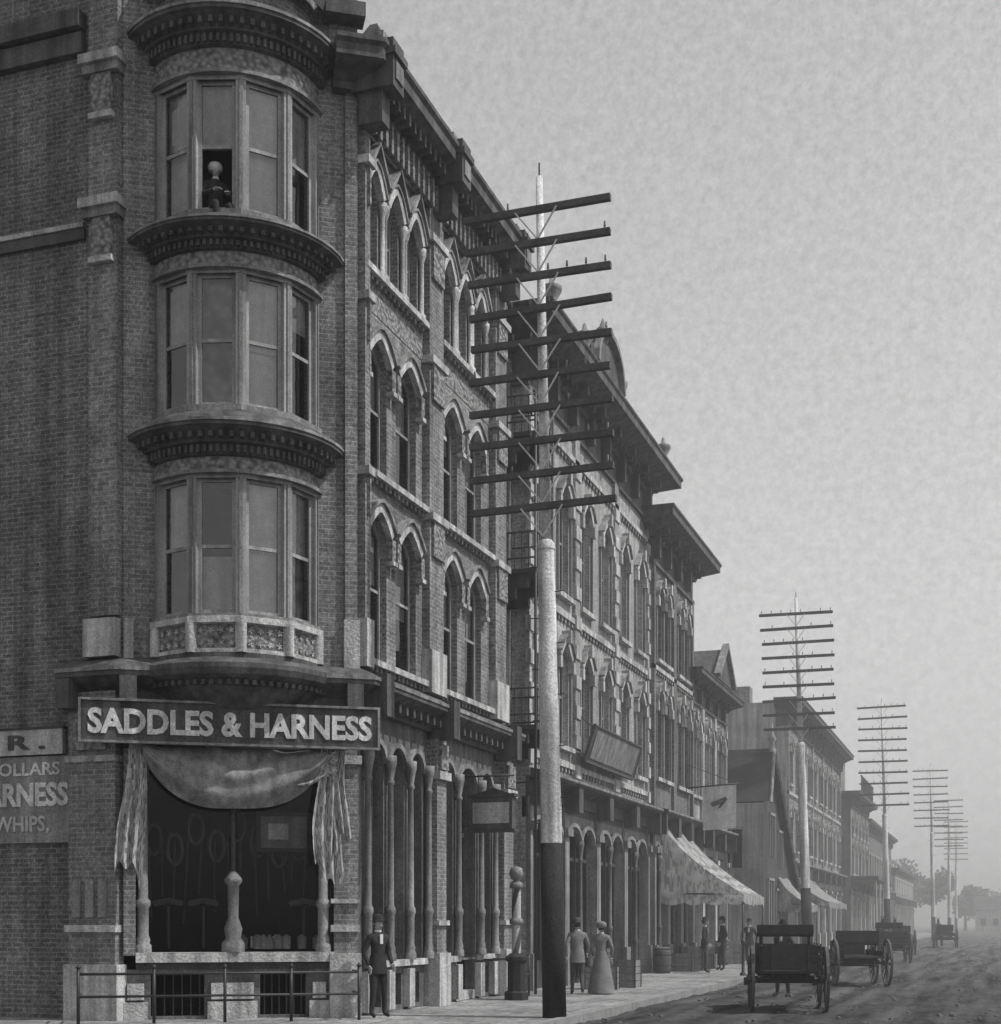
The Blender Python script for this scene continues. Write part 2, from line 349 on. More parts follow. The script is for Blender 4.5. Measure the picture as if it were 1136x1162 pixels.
wall(Wl,FC,0,CL,6.1,18.6,[op(BC-1.15,BC+1.15,a-.1,b+.1) for a,b in tiers],depth=.35)
box(ST,FC,CL-.24,CL+.04,0,.11,6.15,7.0); box(Wl,FC,CL-.22,CL+.0,0,.08,7.0,16.4)
box(ST,FC,0,.16,0,.07,6.15,6.85)
def arc(e,n=16):
    r=RB+e; ha=math.acos(max(-1,min(1,-CO/r)))
    return [(BC+r*math.sin(-ha+2*ha*i/n),CO+r*math.cos(-ha+2*ha*i/n)) for i in range(n+1)]
def ring(P,prof,n=16,sm=False):
    rows=[[FC.p(s,b,z) for s,b in arc(e,n)] for e,z in prof]
    for a,b in zip(rows,rows[1:]):
        for i in range(n): P.face([a[i],a[i+1],b[i+1],b[i]],sm)
def dent(P,e0,e1,z0,z1,step,w):
    r=RB+e1; ha=math.acos(-CO/r)*.95; n=int(2*ha*r/step)
    for i in range(n+1):
        a=-ha+2*ha*i/n
        o=FC.p(BC+(RB+e0)*math.sin(a),CO+(RB+e0)*math.cos(a),0)
        tx=FC.t[0]*math.cos(a)-FC.n[0]*math.sin(a); ty=FC.t[1]*math.cos(a)-FC.n[1]*math.sin(a)
        f=Fr(o[0],o[1],tx,ty); box(P,f,-w/2,w/2,0,e1-e0,z0,z1)
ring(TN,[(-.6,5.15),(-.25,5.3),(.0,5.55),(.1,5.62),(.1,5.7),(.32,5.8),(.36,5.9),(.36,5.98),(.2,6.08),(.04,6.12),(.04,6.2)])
dent(TN,.1,.2,5.64,5.72,.14,.07)
ring(CV,[(.0,6.2),(.0,6.72)],4)
ring(ST,[(0,6.2),(.07,6.2),(.07,6.27),(0,6.27)],4); ring(ST,[(0,6.68),(.1,6.70),(.1,6.8),(-.1,6.86)],4)
for i in range(5):
    a=-HA+2*HA*i/4; x,y,_=FC.p(BC+(RB+.01)*math.sin(a),CO+(RB+.01)*math.cos(a),0); lathe(ST,x,y,[(.11,6.2),(.11,6.7)],6)
RO=B.part('bay_rosettes','stone')
for i in range(4):
    a0=-HA+2*HA*i/4; a1=-HA+2*HA*(i+1)/4
    A=FC.p(BC+RB*math.sin(a0),CO+RB*math.cos(a0),0); C=FC.p(BC+RB*math.sin(a1),CO+RB*math.cos(a1),0)
    f=Fr(A[0],A[1],C[0]-A[0],C[1]-A[1]); w=math.hypot(C[0]-A[0],C[1]-A[1])
    for k in range(4):
        for j in range(2):
            s=.16+(w-.32)*k/3; z=6.36+.22*j
            for q in range(5):
                t=2*math.pi*q/5+k; cyl(RO,f.p(s,.0,z),f.p(s+.055*math.cos(t),.03,z+.055*math.sin(t)),.02,.008,n=5)
def bay_cornice(zf,zc0,zc1,top=False):
    ring(CV,[(.02,zf),(.02,zc0)])
    ring(TL,[(.0,zf),(.09,zf),(.09,zf+.06),(.02,zf+.06)])
    h=zc1-zc0
    ring(TN,[(.02,zc0-.02),(.1,zc0),(.1,zc0+h*.2),(.2,zc0+h*.24),(.2,zc0+h*.36),(.38,zc0+h*.5),(.43,zc0+h*.52),(.43,zc0+h*.66),(.36,zc0+h*.7),(.3,zc0+h*.8),(.1,zc0+h*.97),(-.2,zc1)])
    ring(TL,[(.43,zc0+h*.60),(.455,zc0+h*.60),(.455,zc0+h*.665),(.43,zc0+h*.665)])
    dent(TN,.1,.16,zc0+.02,zc0+h*.19,.11,.055)
    dent(TN,.2,.32,zc0+h*.3,zc0+h*.43,.17,.07)
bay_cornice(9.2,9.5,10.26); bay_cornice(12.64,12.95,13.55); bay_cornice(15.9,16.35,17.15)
ring(Wl,[(-.05,17.1),(-.05,18.6)]); ring(TN,[(.25,17.5),(.3,17.7),(.0,17.8)])
shl=[[.5,0,.52,.5],[.5,.0,.55,.3],[.45,.5,.5,.5]]
for ti,(z0,z1) in enumerate(tiers):
    ring(TL,[(0,z0-.1),(.07,z0-.1),(.07,z0),(-.12,z0+.02)],4)
    ring(B.part('window_frames','wood'),[(.0,z1-.02),(.03,z1-.02),(.03,z1+.08),(-.12,z1+.08)],4)
    for i in range(5):
        a=-HA+2*HA*i/4; f=FC.p(BC+(RB-.05)*math.sin(a),CO+(RB-.05)*math.cos(a),0)
        tx=FC.t[0]*math.cos(a)-FC.n[0]*math.sin(a); ty=FC.t[1]*math.cos(a)-FC.n[1]*math.sin(a)
        ff=Fr(f[0],f[1],tx,ty); box(B.part('window_frames','wood'),ff,-.085,.085,-.09,.05,z0,z1); box(TL,ff,-.03,.03,.05,.075,z0,z1)
    for i in range(4):
        a0=-HA+2*HA*i/4; a1=-HA+2*HA*(i+1)/4
        A=FC.p(BC+(RB-.05)*math.sin(a0),CO+(RB-.05)*math.cos(a0),0); C=FC.p(BC+(RB-.05)*math.sin(a1),CO+(RB-.05)*math.cos(a1),0)
        f=Fr(A[0],A[1],C[0]-A[0],C[1]-A[1]); w=math.hypot(C[0]-A[0],C[1]-A[1])
        sash(B,f,.09,w-.09,z0,z1,-.01,shade=shl[ti][i],openlow=(ti==2 and i==1),fw=.06)
        if ti==1 and i==1 or ti==0 and i==3:
            quad(B.part('lace_curtains','curtain'),f,.1,w-.1,-.16,z0+.1,z1-.05)
        elif not(ti==2 and i==1): 
            if (ti,i) in ((0,2),(1,2),(2,2),(2,0)): quad(B.part('window_shades','shade'),f,.12,w-.12,-.16,z0+.03,z0+(z1-z0)*.5)
            if (ti,i)==(0,1): quad(B.part('window_shades','shade'),f,.12,w-.12,-.18,z0+.03,z0+(z1-z0)*.44)
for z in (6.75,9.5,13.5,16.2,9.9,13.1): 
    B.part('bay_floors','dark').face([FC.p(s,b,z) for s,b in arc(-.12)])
ops=[]; wins=[(.35,1.3),(1.72,2.72),(3.98,4.98),(5.45,6.45)]
for a,b in wins:
    ops+= [op(a,b,6.42,9.15,.38),op(a,b,9.85,12.3,.38)]
trip=[]
for c in (1.53,5.22):
    for k in (-1.0,-.05,.9): trip.append((c+k-.3,c+k+.34))
ops4=[op(a,b,13.5,15.25,.4) for a,b in trip]
wall(Wl,FS,0,SL,6.1,12.75,ops); wall(Wl,FS,0,SL,13.3,16.9,ops4)
wall(CV,FS,0,SL,12.75,13.3,[],off=.01)
for o_ in ops:
    sash(B,FS,o_['s0'],o_['s1'],o_['z0'],o_['z1'],-.13,h=.38,shade=random.choice([.5,.5,.45,.6,.35]))
    band(ST,FS,archpts(o_),.17,0,.12); band(TL,FS,archpts(o_),.24,0,.17,.17)
    for s in (o_['s0']-.17,o_['s1']): box(CV,FS,s,s+.17,0,.12,o_['z1']-.78,o_['z1']-.38); box(ST,FS,s-.01,s+.18,0,.15,o_['z1']-.86,o_['z1']-.78)
for o_ in ops4:
    sash(B,FS,o_['s0'],o_['s1'],o_['z0'],o_['z1'],-.15,h=.4,shade=random.choice([.5,.4,.6]),fw=.045)
    band(ST,FS,archpts(o_),.15,0,.14); band(TL,FS,archpts(o_),.2,0,.17,.15)
    for s in (o_['s0']-.1,o_['s1']+.1):
        x,y,_=FS.p(s,.06,0); lathe(ST,x,y,[(.09,13.45),(.09,13.55),(.05,13.6),(.05,14.6),(.1,14.75),(.1,14.85),(0,14.85)],8)
for z in (6.3,9.72,13.35):
    for a,b in ((.12,3.02),(3.82,6.95)): 
        box(ST,FS,a,b,0,.17,z,z+.11)
        n=14
        for i in range(n): s=a+.1+(b-a-.28)*i/(n-1); box(TL,FS,s,s+.08,0,.1,z-.1,z)
for c in (1.56,5.25):
    for dx in (-.95,0,.95):
        pts=[(c+dx-.46,15.1),(c+dx-.2,15.42),(c+dx,15.72),(c+dx+.2,15.42),(c+dx+.46,15.1)]
        band(TL,FS,pts,.07,0,.2)
for a,b in ((0,.22),(3.05,3.8),(6.98,7.72)):
    box(Wl,FS,a,b,0,.16,7.0,16.3); box(ST,FS,a-.04,b+.04,0,.22,6.2,7.05)
    for z in (9.6,12.7,15.1):
        box(ST,FS,a-.05,b+.05,0,.26,z,z+.14); box(CV,FS,a+.08,b-.08,.16,.22,z-.7,z)
box(Wl,FS,7.72,SL,0,.02,6.2,16.5)
for k,(z,b) in enumerate(((15.8,.06),(15.94,.12),(16.08,.08),(16.2,.16))): box(Wl,FS,.25,SL,0,b+.0,z,z+.09)
path=[(FC.p(CL-.45,0,0)[0],FC.p(CL-.45,0,0)[1]),P1,(P1[0],P1[1]+SL-.35)]
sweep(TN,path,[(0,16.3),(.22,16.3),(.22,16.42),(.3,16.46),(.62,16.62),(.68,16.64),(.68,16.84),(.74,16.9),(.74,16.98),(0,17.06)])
n=30
for i in range(n):
    s=.25+i*(SL-.8)/(n-1); box(TN,FS,s-.045,s+.045,.2,.5,16.36,16.58); box(Wl,FS,s-.05,s+.05,.16,.26,15.75,16.28)
for s in (.0,3.42,7.35):
    box(TN,FS,s-.24,s+.24,0,.8,16.25,17.08); box(TL,FS,s-.2,s+.2,0,.6,17.08,17.26); box(TN,FS,s-.16,s+.16,.1,.56,15.7,16.25)
    box(TL,FS,s-.16,s+.16,.8,.83,16.4,16.7); box(TN,FS,s-.28,s+.28,0,.86,16.78,16.9)
    x,y,_=FS.p(s,.35,0); lathe(TN,x,y,[(.25,17.26),(.1,17.48),(0,17.52)],4,False,math.pi/4)
box(Wl,FC,CL-.5,CL,0,.05,17.06,18.0); box(TN,FC,CL-.6,CL+.1,0,.4,17.5,17.75)
path=[(P0[0]-1.05,P0[1]),P0,P1,(P1[0],P1[1]+SL+.05)]
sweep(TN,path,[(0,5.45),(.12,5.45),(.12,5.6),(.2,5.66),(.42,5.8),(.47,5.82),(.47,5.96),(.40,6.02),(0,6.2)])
sweep(TL,path,[(.47,5.9),(.495,5.9),(.495,5.965),(.47,5.965)])
for i in range(24):
    s=.15+i*(SL-.3)/23; box(TN,FS,s-.045,s+.045,.12,.34,5.52,5.68)
for s in (.12,3.42,7.35): box(TN,FS,s-.16,s+.16,.1,.6,5.3,6.05)
for s in (.08,CL-.1): box(TN,FC,s-.14,s+.14,.1,.56,5.25,5.8)
box(TN,FL,LL-1.0,LL-.75,.1,.5,5.3,5.8)
fas=B.part('shopfront_woodwork','woodd')
box(fas,FC,0,CL,-.1,.1,4.62,5.46)
quad(B.part('shop_glass','glassd'),FC,.25,1.78,-.06,1.2,4.62); quad(B.part('shop_glass','glassd'),FC,1.9,3.6,-.06,1.2,4.62)
box(Wl,FC,CL-.42,CL,-.3,.12,1.1,4.75); box(Wl,FC,0,.2,-.3,.12,1.1,4.62)
box(ST,FC,CL-.5,CL+.06,-.3,.2,4.45,4.6); box(ST,FC,CL-.5,CL+.05,-.3,.22,0.0,1.12); box(ST,FC,CL-.48,CL+.03,-.3,.18,1.5,1.62)
box(ST,FC,CL-.48,CL+.03,-.3,.18,2.0,2.08)
IC=B.part('iron_columns','tinl')
for s in (CL-.6,.32):
    x,y,_=FC.p(s,.02,0); column(IC,x,y,1.15,4.6,.085)
x,y,_=FC.p(1.84,.0,0); lathe(IC,x,y,[(.2,1.15),(.2,1.3),(.13,1.4),(.16,1.55),(.09,1.75),(.1,2.3),(.15,2.36),(.15,2.42),(.05,2.55)],12)
lathe(fas,x,y,[(.045,2.5),(.04,4.62)],10)
box(B.part('shop_sills','stone'),FC,.2,CL-.42,-.3,.16,.98,1.15); box(fas,FC,.2,CL-.42,-.3,.05,.86,.98)
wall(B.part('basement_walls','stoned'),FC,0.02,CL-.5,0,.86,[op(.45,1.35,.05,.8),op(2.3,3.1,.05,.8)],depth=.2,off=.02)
for a,b in ((0.0,.4),(1.4,2.25),(3.15,3.5)):
    box(ST,FC,a,b,.02,.12,.0,.3); box(ST,FC,a+.06,b-.06,.02,.1,.34,.62)
for a,b in ((.45,1.35),(2.3,3.1)):
    for i in range(6): s=a+.08+i*(b-a-.16)/5; cyl(B.part('basement_bars','iron'),FC.p(s,-.05,.05),FC.p(s,-.05,.8),.012,n=5)
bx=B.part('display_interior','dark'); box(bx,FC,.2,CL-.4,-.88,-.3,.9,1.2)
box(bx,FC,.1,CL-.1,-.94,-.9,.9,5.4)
LT=B.part('display_goods','leather')
for i in range(9):
    s=.5+i*.36; zc=R(2.9,3.4); b=R(-.6,-.4)
    for k in range(12):
        a0=2*math.pi*k/12; a1=2*math.pi*(k+1)/12
        cyl(LT,FC.p(s+.13*math.cos(a0),b,zc+.27*math.sin(a0)),FC.p(s+.13*math.cos(a1),b,zc+.27*math.sin(a1)),.04,n=6)
for i in range(14):
    s=.4+i*.23; cyl(LT,FC.p(s,-.5,3.1),FC.p(s+R(-.1,.1),-.45,R(1.6,2.4)),.02,n=5)
PW=B.part('display_papers','letter')
quad(B.part('picture_mount','signm'),FC,2.32,3.13,-.09,2.97,3.53); quad(PW,FC,2.15,2.85,-.2,1.22,1.42)
box(fas,FC,2.25,3.2,-.12,-.105,2.9,3.6)
quad(PW,FC,2.45,2.8,-.085,3.12,3.4)
for i in range(12): s=R(1.9,3.4); lathe(B.part('display_boxes','signl'),*FC.p(s,R(-.25,-.12),0)[:2],[(.08,1.2),(.09,1.3+R(0,.12)),(.03,1.45),(0,1.46)],8)
for s in (.75,1.35,3.1):
    for k in range(8):
        u=k/7
        cyl(LT,FC.p(s-.22+.06*k,-.5,1.98),FC.p(s-.22+.06*k,-.32,2.05-.1*abs(u-.5)),.06,n=6)
    cyl(LT,FC.p(s,-.45,1.2),FC.p(s,-.45,1.95),.03,n=6)
so=[op(.42,1.15,.95,4.95,.36,'r'),op(1.38,2.12,.95,4.95,.36,'r'),op(2.34,3.02,.95,4.95,.36,'r'),
    op(3.95,4.72,.95,4.95,.36,'r'),op(4.95,6.1,.25,4.95,.5,'r'),op(6.32,7.05,.95,4.95,.36,'r')]
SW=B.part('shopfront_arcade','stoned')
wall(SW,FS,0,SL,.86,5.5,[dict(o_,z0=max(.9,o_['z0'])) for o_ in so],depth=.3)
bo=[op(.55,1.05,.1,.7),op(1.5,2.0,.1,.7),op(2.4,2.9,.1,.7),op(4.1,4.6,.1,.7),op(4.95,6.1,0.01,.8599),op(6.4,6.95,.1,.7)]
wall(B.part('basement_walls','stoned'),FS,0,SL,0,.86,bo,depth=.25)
box(ST,FS,.3,3.1,0,.12,.84,.96); box(ST,FS,3.8,4.9,0,.12,.84,.96); box(ST,FS,6.15,7.2,0,.12,.84,.96)
for s in (.3,1.26,2.22,3.9,4.83,6.2,7.1): box(ST,FS,s-.13,s+.13,.0,.14,.05,.78)
for o_ in so:
    a,b=o_['s0'],o_['s1']; G=B.part('shop_glass','glassd')
    if b-a>1: 
        box(fas,FS,a,b,-.95,-.9,.0,3.4); box(fas,FS,a+.3,a+.34,-.9,-.86,.4,3.3)
        for k in range(3): box(ST,FS,a,b,-.9+.3*k,-.6+.3*k,0.0,.6-.2*k)
        box(fas,FS,a,b,-.32,-.26,3.5,3.6)
    else:
        box(fas,FS,a,a+.06,-.28,-.2,.95,4.95); box(fas,FS,b-.06,b,-.28,-.2,.95,4.95); box(fas,FS,a+.06,b-.06,-.28,-.2,3.7,3.8); box(fas,FS,a+.06,b-.06,-.28,-.2,.95,1.35)
        quad(G,FS,a+.06,b-.06,-.24,1.35,4.95)
    band(IC,FS,archpts(o_),.1,0,.07)
for s in (.26,1.26,2.22,3.15,3.85,4.83,6.21,7.15):
    x,y,_=FS.p(s,.1,0); column(IC,x,y,.95,4.75,.065)
for a,b in ((3.22,3.72),(7.3,7.95)):
    box(Wl,FS,a,b,0,.25,1,5.3); box(ST,FS,a-.06,b+.06,0,.33,0,1.05); box(ST,FS,a-.06,b+.06,0,.34,4.5,4.66); box(CV,FS,a+.05,b-.05,.25,.33,4.7,5.2); box(ST,FS,a-.04,b+.04,0,.31,1.6,1.7)
quad(PW,FS,1.46,2.04,-.2,2.2,3.2); quad(B.part('window_cards','signm'),FS,4.02,4.6,-.2,2.0,2.7)
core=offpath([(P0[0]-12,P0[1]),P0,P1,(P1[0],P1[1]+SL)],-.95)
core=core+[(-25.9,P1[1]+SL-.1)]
ck=B.part('dark_backing_core','dark')  # near-black walls added behind the windows against light leaks
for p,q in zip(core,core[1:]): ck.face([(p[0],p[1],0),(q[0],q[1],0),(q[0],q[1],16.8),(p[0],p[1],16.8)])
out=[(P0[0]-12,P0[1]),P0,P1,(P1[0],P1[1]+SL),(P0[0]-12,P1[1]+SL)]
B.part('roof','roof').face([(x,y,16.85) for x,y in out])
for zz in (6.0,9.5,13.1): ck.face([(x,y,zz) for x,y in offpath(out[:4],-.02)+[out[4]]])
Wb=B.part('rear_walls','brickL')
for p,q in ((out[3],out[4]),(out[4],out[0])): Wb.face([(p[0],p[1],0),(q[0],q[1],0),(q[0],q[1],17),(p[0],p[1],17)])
B.finish()
# ---- signs
S=Obj('saddlery_shop_sign'); box(S.part('board','signd'),FC,-.68,4.28,.5,.56,4.70,5.36)
fm=S.part('frame','tinl')
box(fm,FC,-.72,4.32,.5,.60,5.36,5.40); box(fm,FC,-.72,4.32,.5,.60,4.66,4.70); box(fm,FC,-.72,-.68,.5,.6,4.7,5.36); box(fm,FC,4.28,4.32,.5,.6,4.7,5.36)
text(S.part('lettering','letter'),FC,'SADDLES & HARNESS',-.57,4.18,.563,4.81,5.24,.035)
for s in (0,3.9): box(S.part('brackets','iron'),FC,s,s+.05,.1,.5,5.0,5.05)
S.finish()
S=Obj('harness_painted_sign'); box(S.part('board','signm'),FL,8.6,LL-1.0,.03,.08,3.05,4.55)
T=S.part('lettering','letter')
text(T,FL,'COLLARS',LL-2.75,LL-1.22,.083,4.22,4.45,.02); text(T,FL,'HARNESS',LL-3.1,LL-1.05,.083,3.68,4.1,.035); text(S.part('small_lettering','letterg'),FL,'& WHIPS,',LL-2.9,LL-1.45,.083,3.2,3.52,.02); S.finish()
S=Obj('saddler_name_sign'); box(S.part('board','signl'),FL,6.6,LL-1.15,.03,.12,4.58,5.02); box(S.part('edge','woodd'),FL,6.6,LL-1.12,.03,.14,5.02,5.06)
text(S.part('lettering','signd'),FL,'E R .',LL-2.85,LL-1.5,.123,4.67,4.93,.03); text(S.part('lettering','signd'),FL,'S A D D L',LL-5.2,LL-3.05,.123,4.67,4.93,.03); S.finish()
def drape(P,fn,nu,nv):
    g=[[fn(i/nu,j/nv) for j in range(nv+1)] for i in range(nu+1)]
    for i in range(nu):
        for j in range(nv): P.face([g[i][j],g[i][j+1],g[i+1][j+1],g[i+1][j]],True)
D=Obj('shop_window_canvas_drape')
def swag(u,v):
    s=.32+3.1*u; sag=.22+.88*max(0,(1-abs(2*u-1)**2.6))**.8
    f=abs(2*u-1)
    return FC.p(s,.2+.30*math.sin(v*2.7)+.035*math.sin(v*16+f*5)*(1-v*.4)+.012*math.sin(u*37+v*5),4.7-sag*v+.02*math.sin(u*9+v*3))
drape(D.part('swag','cloth'),swag,64,30)
def fall(sc,w,top,bot,ph,sk=0):
    def f(u,v):
        ww=w*(.55+.45*min(1,v*1.6)); s=sc+(u-.5)*ww+.04*math.sin(v*5+ph)+sk*v
        hem=1-.16*abs(math.sin(u*3.1+ph))-.05*math.sin(u*11+ph)
        return FC.p(s,.36+.07*math.sin(u*19+ph+v*1.2)*(.4+.6*v)+.03*math.sin(u*7+v*6)+.04*v,top-(top-bot)*v*hem)
    return f
C2=D.part('side_falls','cloth2')
drape(C2,fall(.2,.46,4.68,2.3,.4,-.08),34,24)
drape(C2,fall(3.42,.5,4.68,2.2,1.1,.05),34,24)
drape(C2,fall(3.62,.35,4.66,2.9,2.6,.02),28,20)
def diag(u,v):
    return FC.p(2.6+1.0*u,.42+.05*math.sin(v*14+u*3),4.0+.62*u**.7-(.18+.25*u)*v+.04*math.sin(u*9))
drape(C2,diag,24,12)
cyl(D.part('roller','woodd'),FC.p(.2,.22,4.68),FC.p(3.7,.22,4.68),.05); D.finish()
D=Obj('area_railing'); I=D.part('rails','iron')
for z in (.82,.45): cyl(I,FC.p(-.7,.95,z),FC.p(3.9,.95,z),.022)
for s in (-.7,.5,1.65,2.75,3.9):
    cyl(I,FC.p(s,.95,0),FC.p(s,.95,.9),.028); lathe(I,*FC.p(s,.95,0)[:2],[(.0,.88),(.05,.93),(.0,.99)],8)
for s in (-.7,3.9):
    for z in (.82,.45): cyl(I,FC.p(s,.95,z),FC.p(s,.15,z),.022)
D.finish()
D=Obj('area_railing'); I=D.part('rails','iron')
for z in (.85,.5): cyl(I,FS.p(6.2,.8,z),FS.p(7.4,.8,z),.02)
for s in (6.2,6.8,7.4): cyl(I,FS.p(s,.8,0),FS.p(s,.8,.95),.025); cyl(I,FS.p(s,.8,.85),FS.p(s,.15,.85),.018)
D.finish()
FH=Fr(-10.55,28.4,1,0)
S=Obj('hanging_shop_sign'); box(S.part('box','signd'),FH,.05,1.0,-.12,.12,3.62,4.3); box(S.part('panel','signl'),FH,.12,.93,.12,.128,3.74,4.18)
box(S.part('cap','woodd'),FH,0,1.06,-.16,.16,4.3,4.36); box(S.part('cap','woodd'),FH,0,1.06,-.16,.16,3.56,3.62); S.part('cap','woodd').face([FH.p(.1,.0,4.36),FH.p(.95,.0,4.36),FH.p(.53,.0,4.5)])
for s in (.2,.85): cyl(S.part('hanger','iron'),FH.p(s,0,4.36),FH.p(s,0,4.75),.012)
cyl(S.part('hanger','iron'),FH.p(-.15,0,4.75),FH.p(1.0,0,4.75),.02); S.finish()
S=Obj('barber_pole'); x,y=-9.7,29.0
lathe(S.part('base','poled'),x,y,[(.27,0),(.27,.15),(.2,.2),(.2,.8),(.25,.85),(.25,.92),(.13,1.0)],8,False)
n=20
def hel(i,z): a=2*math.pi*i/n; return (x+.1*math.cos(a+z*3),y+.1*math.sin(a+z*3),z)
stw=S.part('white_stripes','signl'); std=S.part('dark_stripes','signd')
for i in range(n):
    zz=1.0
    while zz<2.35:
        (stw if (i//4)%2==0 else std).face([hel(i,zz),hel(i+1,zz),hel(i+1,zz+.1),hel(i,zz+.1)],True); zz+=.1
lathe(S.part('cap','tinl'),x,y,[(.1,1.6),(.15,1.63),(.15,1.72),(.1,1.75)],14); lathe(S.part('cap','tinl'),x,y,[(.1,2.38),(.15,2.4),(.13,2.5),(.06,2.55),(.12,2.6),(.155,2.7),(.12,2.82),(0,2.87)],14)
S.finish()
D=Obj('iron_balcony_stack'); I=D.part('ironwork','iron'); FG=Fr(-10.7,31.2,0,1)
wall(D.part('recess_wall','brick3'),FG,-.02,1.5,0,15.2,[op(.35,1.15,6.3,8.8),op(.35,1.15,9.8,12.2),op(.35,1.15,13,14.6)],off=-.35,depth=.2)
for z in (6.1,9.7,12.85):
    quad(D.part('doors','dark'),FG,.35,1.15,-.5,z+.05,z+2.5)
    box(I,FG,.0,1.4,-.35,.75,z,z+.1); bk=D.part('brackets','woodd')
    for s in (.1,1.1): box(bk,FG,s,s+.15,-.35,.5,z-.3,z); box(bk,FG,s,s+.15,-.35,.2,z-.55,z-.3)
    for zz in (.35,.95): 
        cyl(I,FG.p(.03,.72,z+zz),FG.p(1.37,.72,z+zz),.022); cyl(I,FG.p(.03,-.3,z+zz),FG.p(.03,.72,z+zz),.022); cyl(I,FG.p(1.37,-.3,z+zz),FG.p(1.37,.72,z+zz),.022)
    for k in range(9): cyl(I,FG.p(.03+1.34*k/8,.72,z),FG.p(.03+1.34*k/8,.72,z+.95),.012,n=5)
    for k in range(6): cyl(I,FG.p(.03,-.3+1.02*k/6,z),FG.p(.03,-.3+1.02*k/6,z+.95),.012,n=5)
for s in (.03,1.37): cyl(I,FG.p(s,.72,0),FG.p(s,.72,13.8),.035)
box(D.part('top','dark'),FG,0,1.5,-3,-.4,14.8,15.2)
D.finish()
S=Obj('wall_lantern'); x,y,_=FG.p(.6,1.0,0); lathe(S.part('glass','letter'),x,y,[(.05,5.0),(.11,5.3),(.11,5.32)],6,False); lathe(S.part('cap','iron'),x,y,[(.13,5.32),(.03,5.45),(0,5.5)],6,False); cyl(S.part('arm','iron'),(x,y,5.0),(-10.9,y,4.9),.02); S.finish()
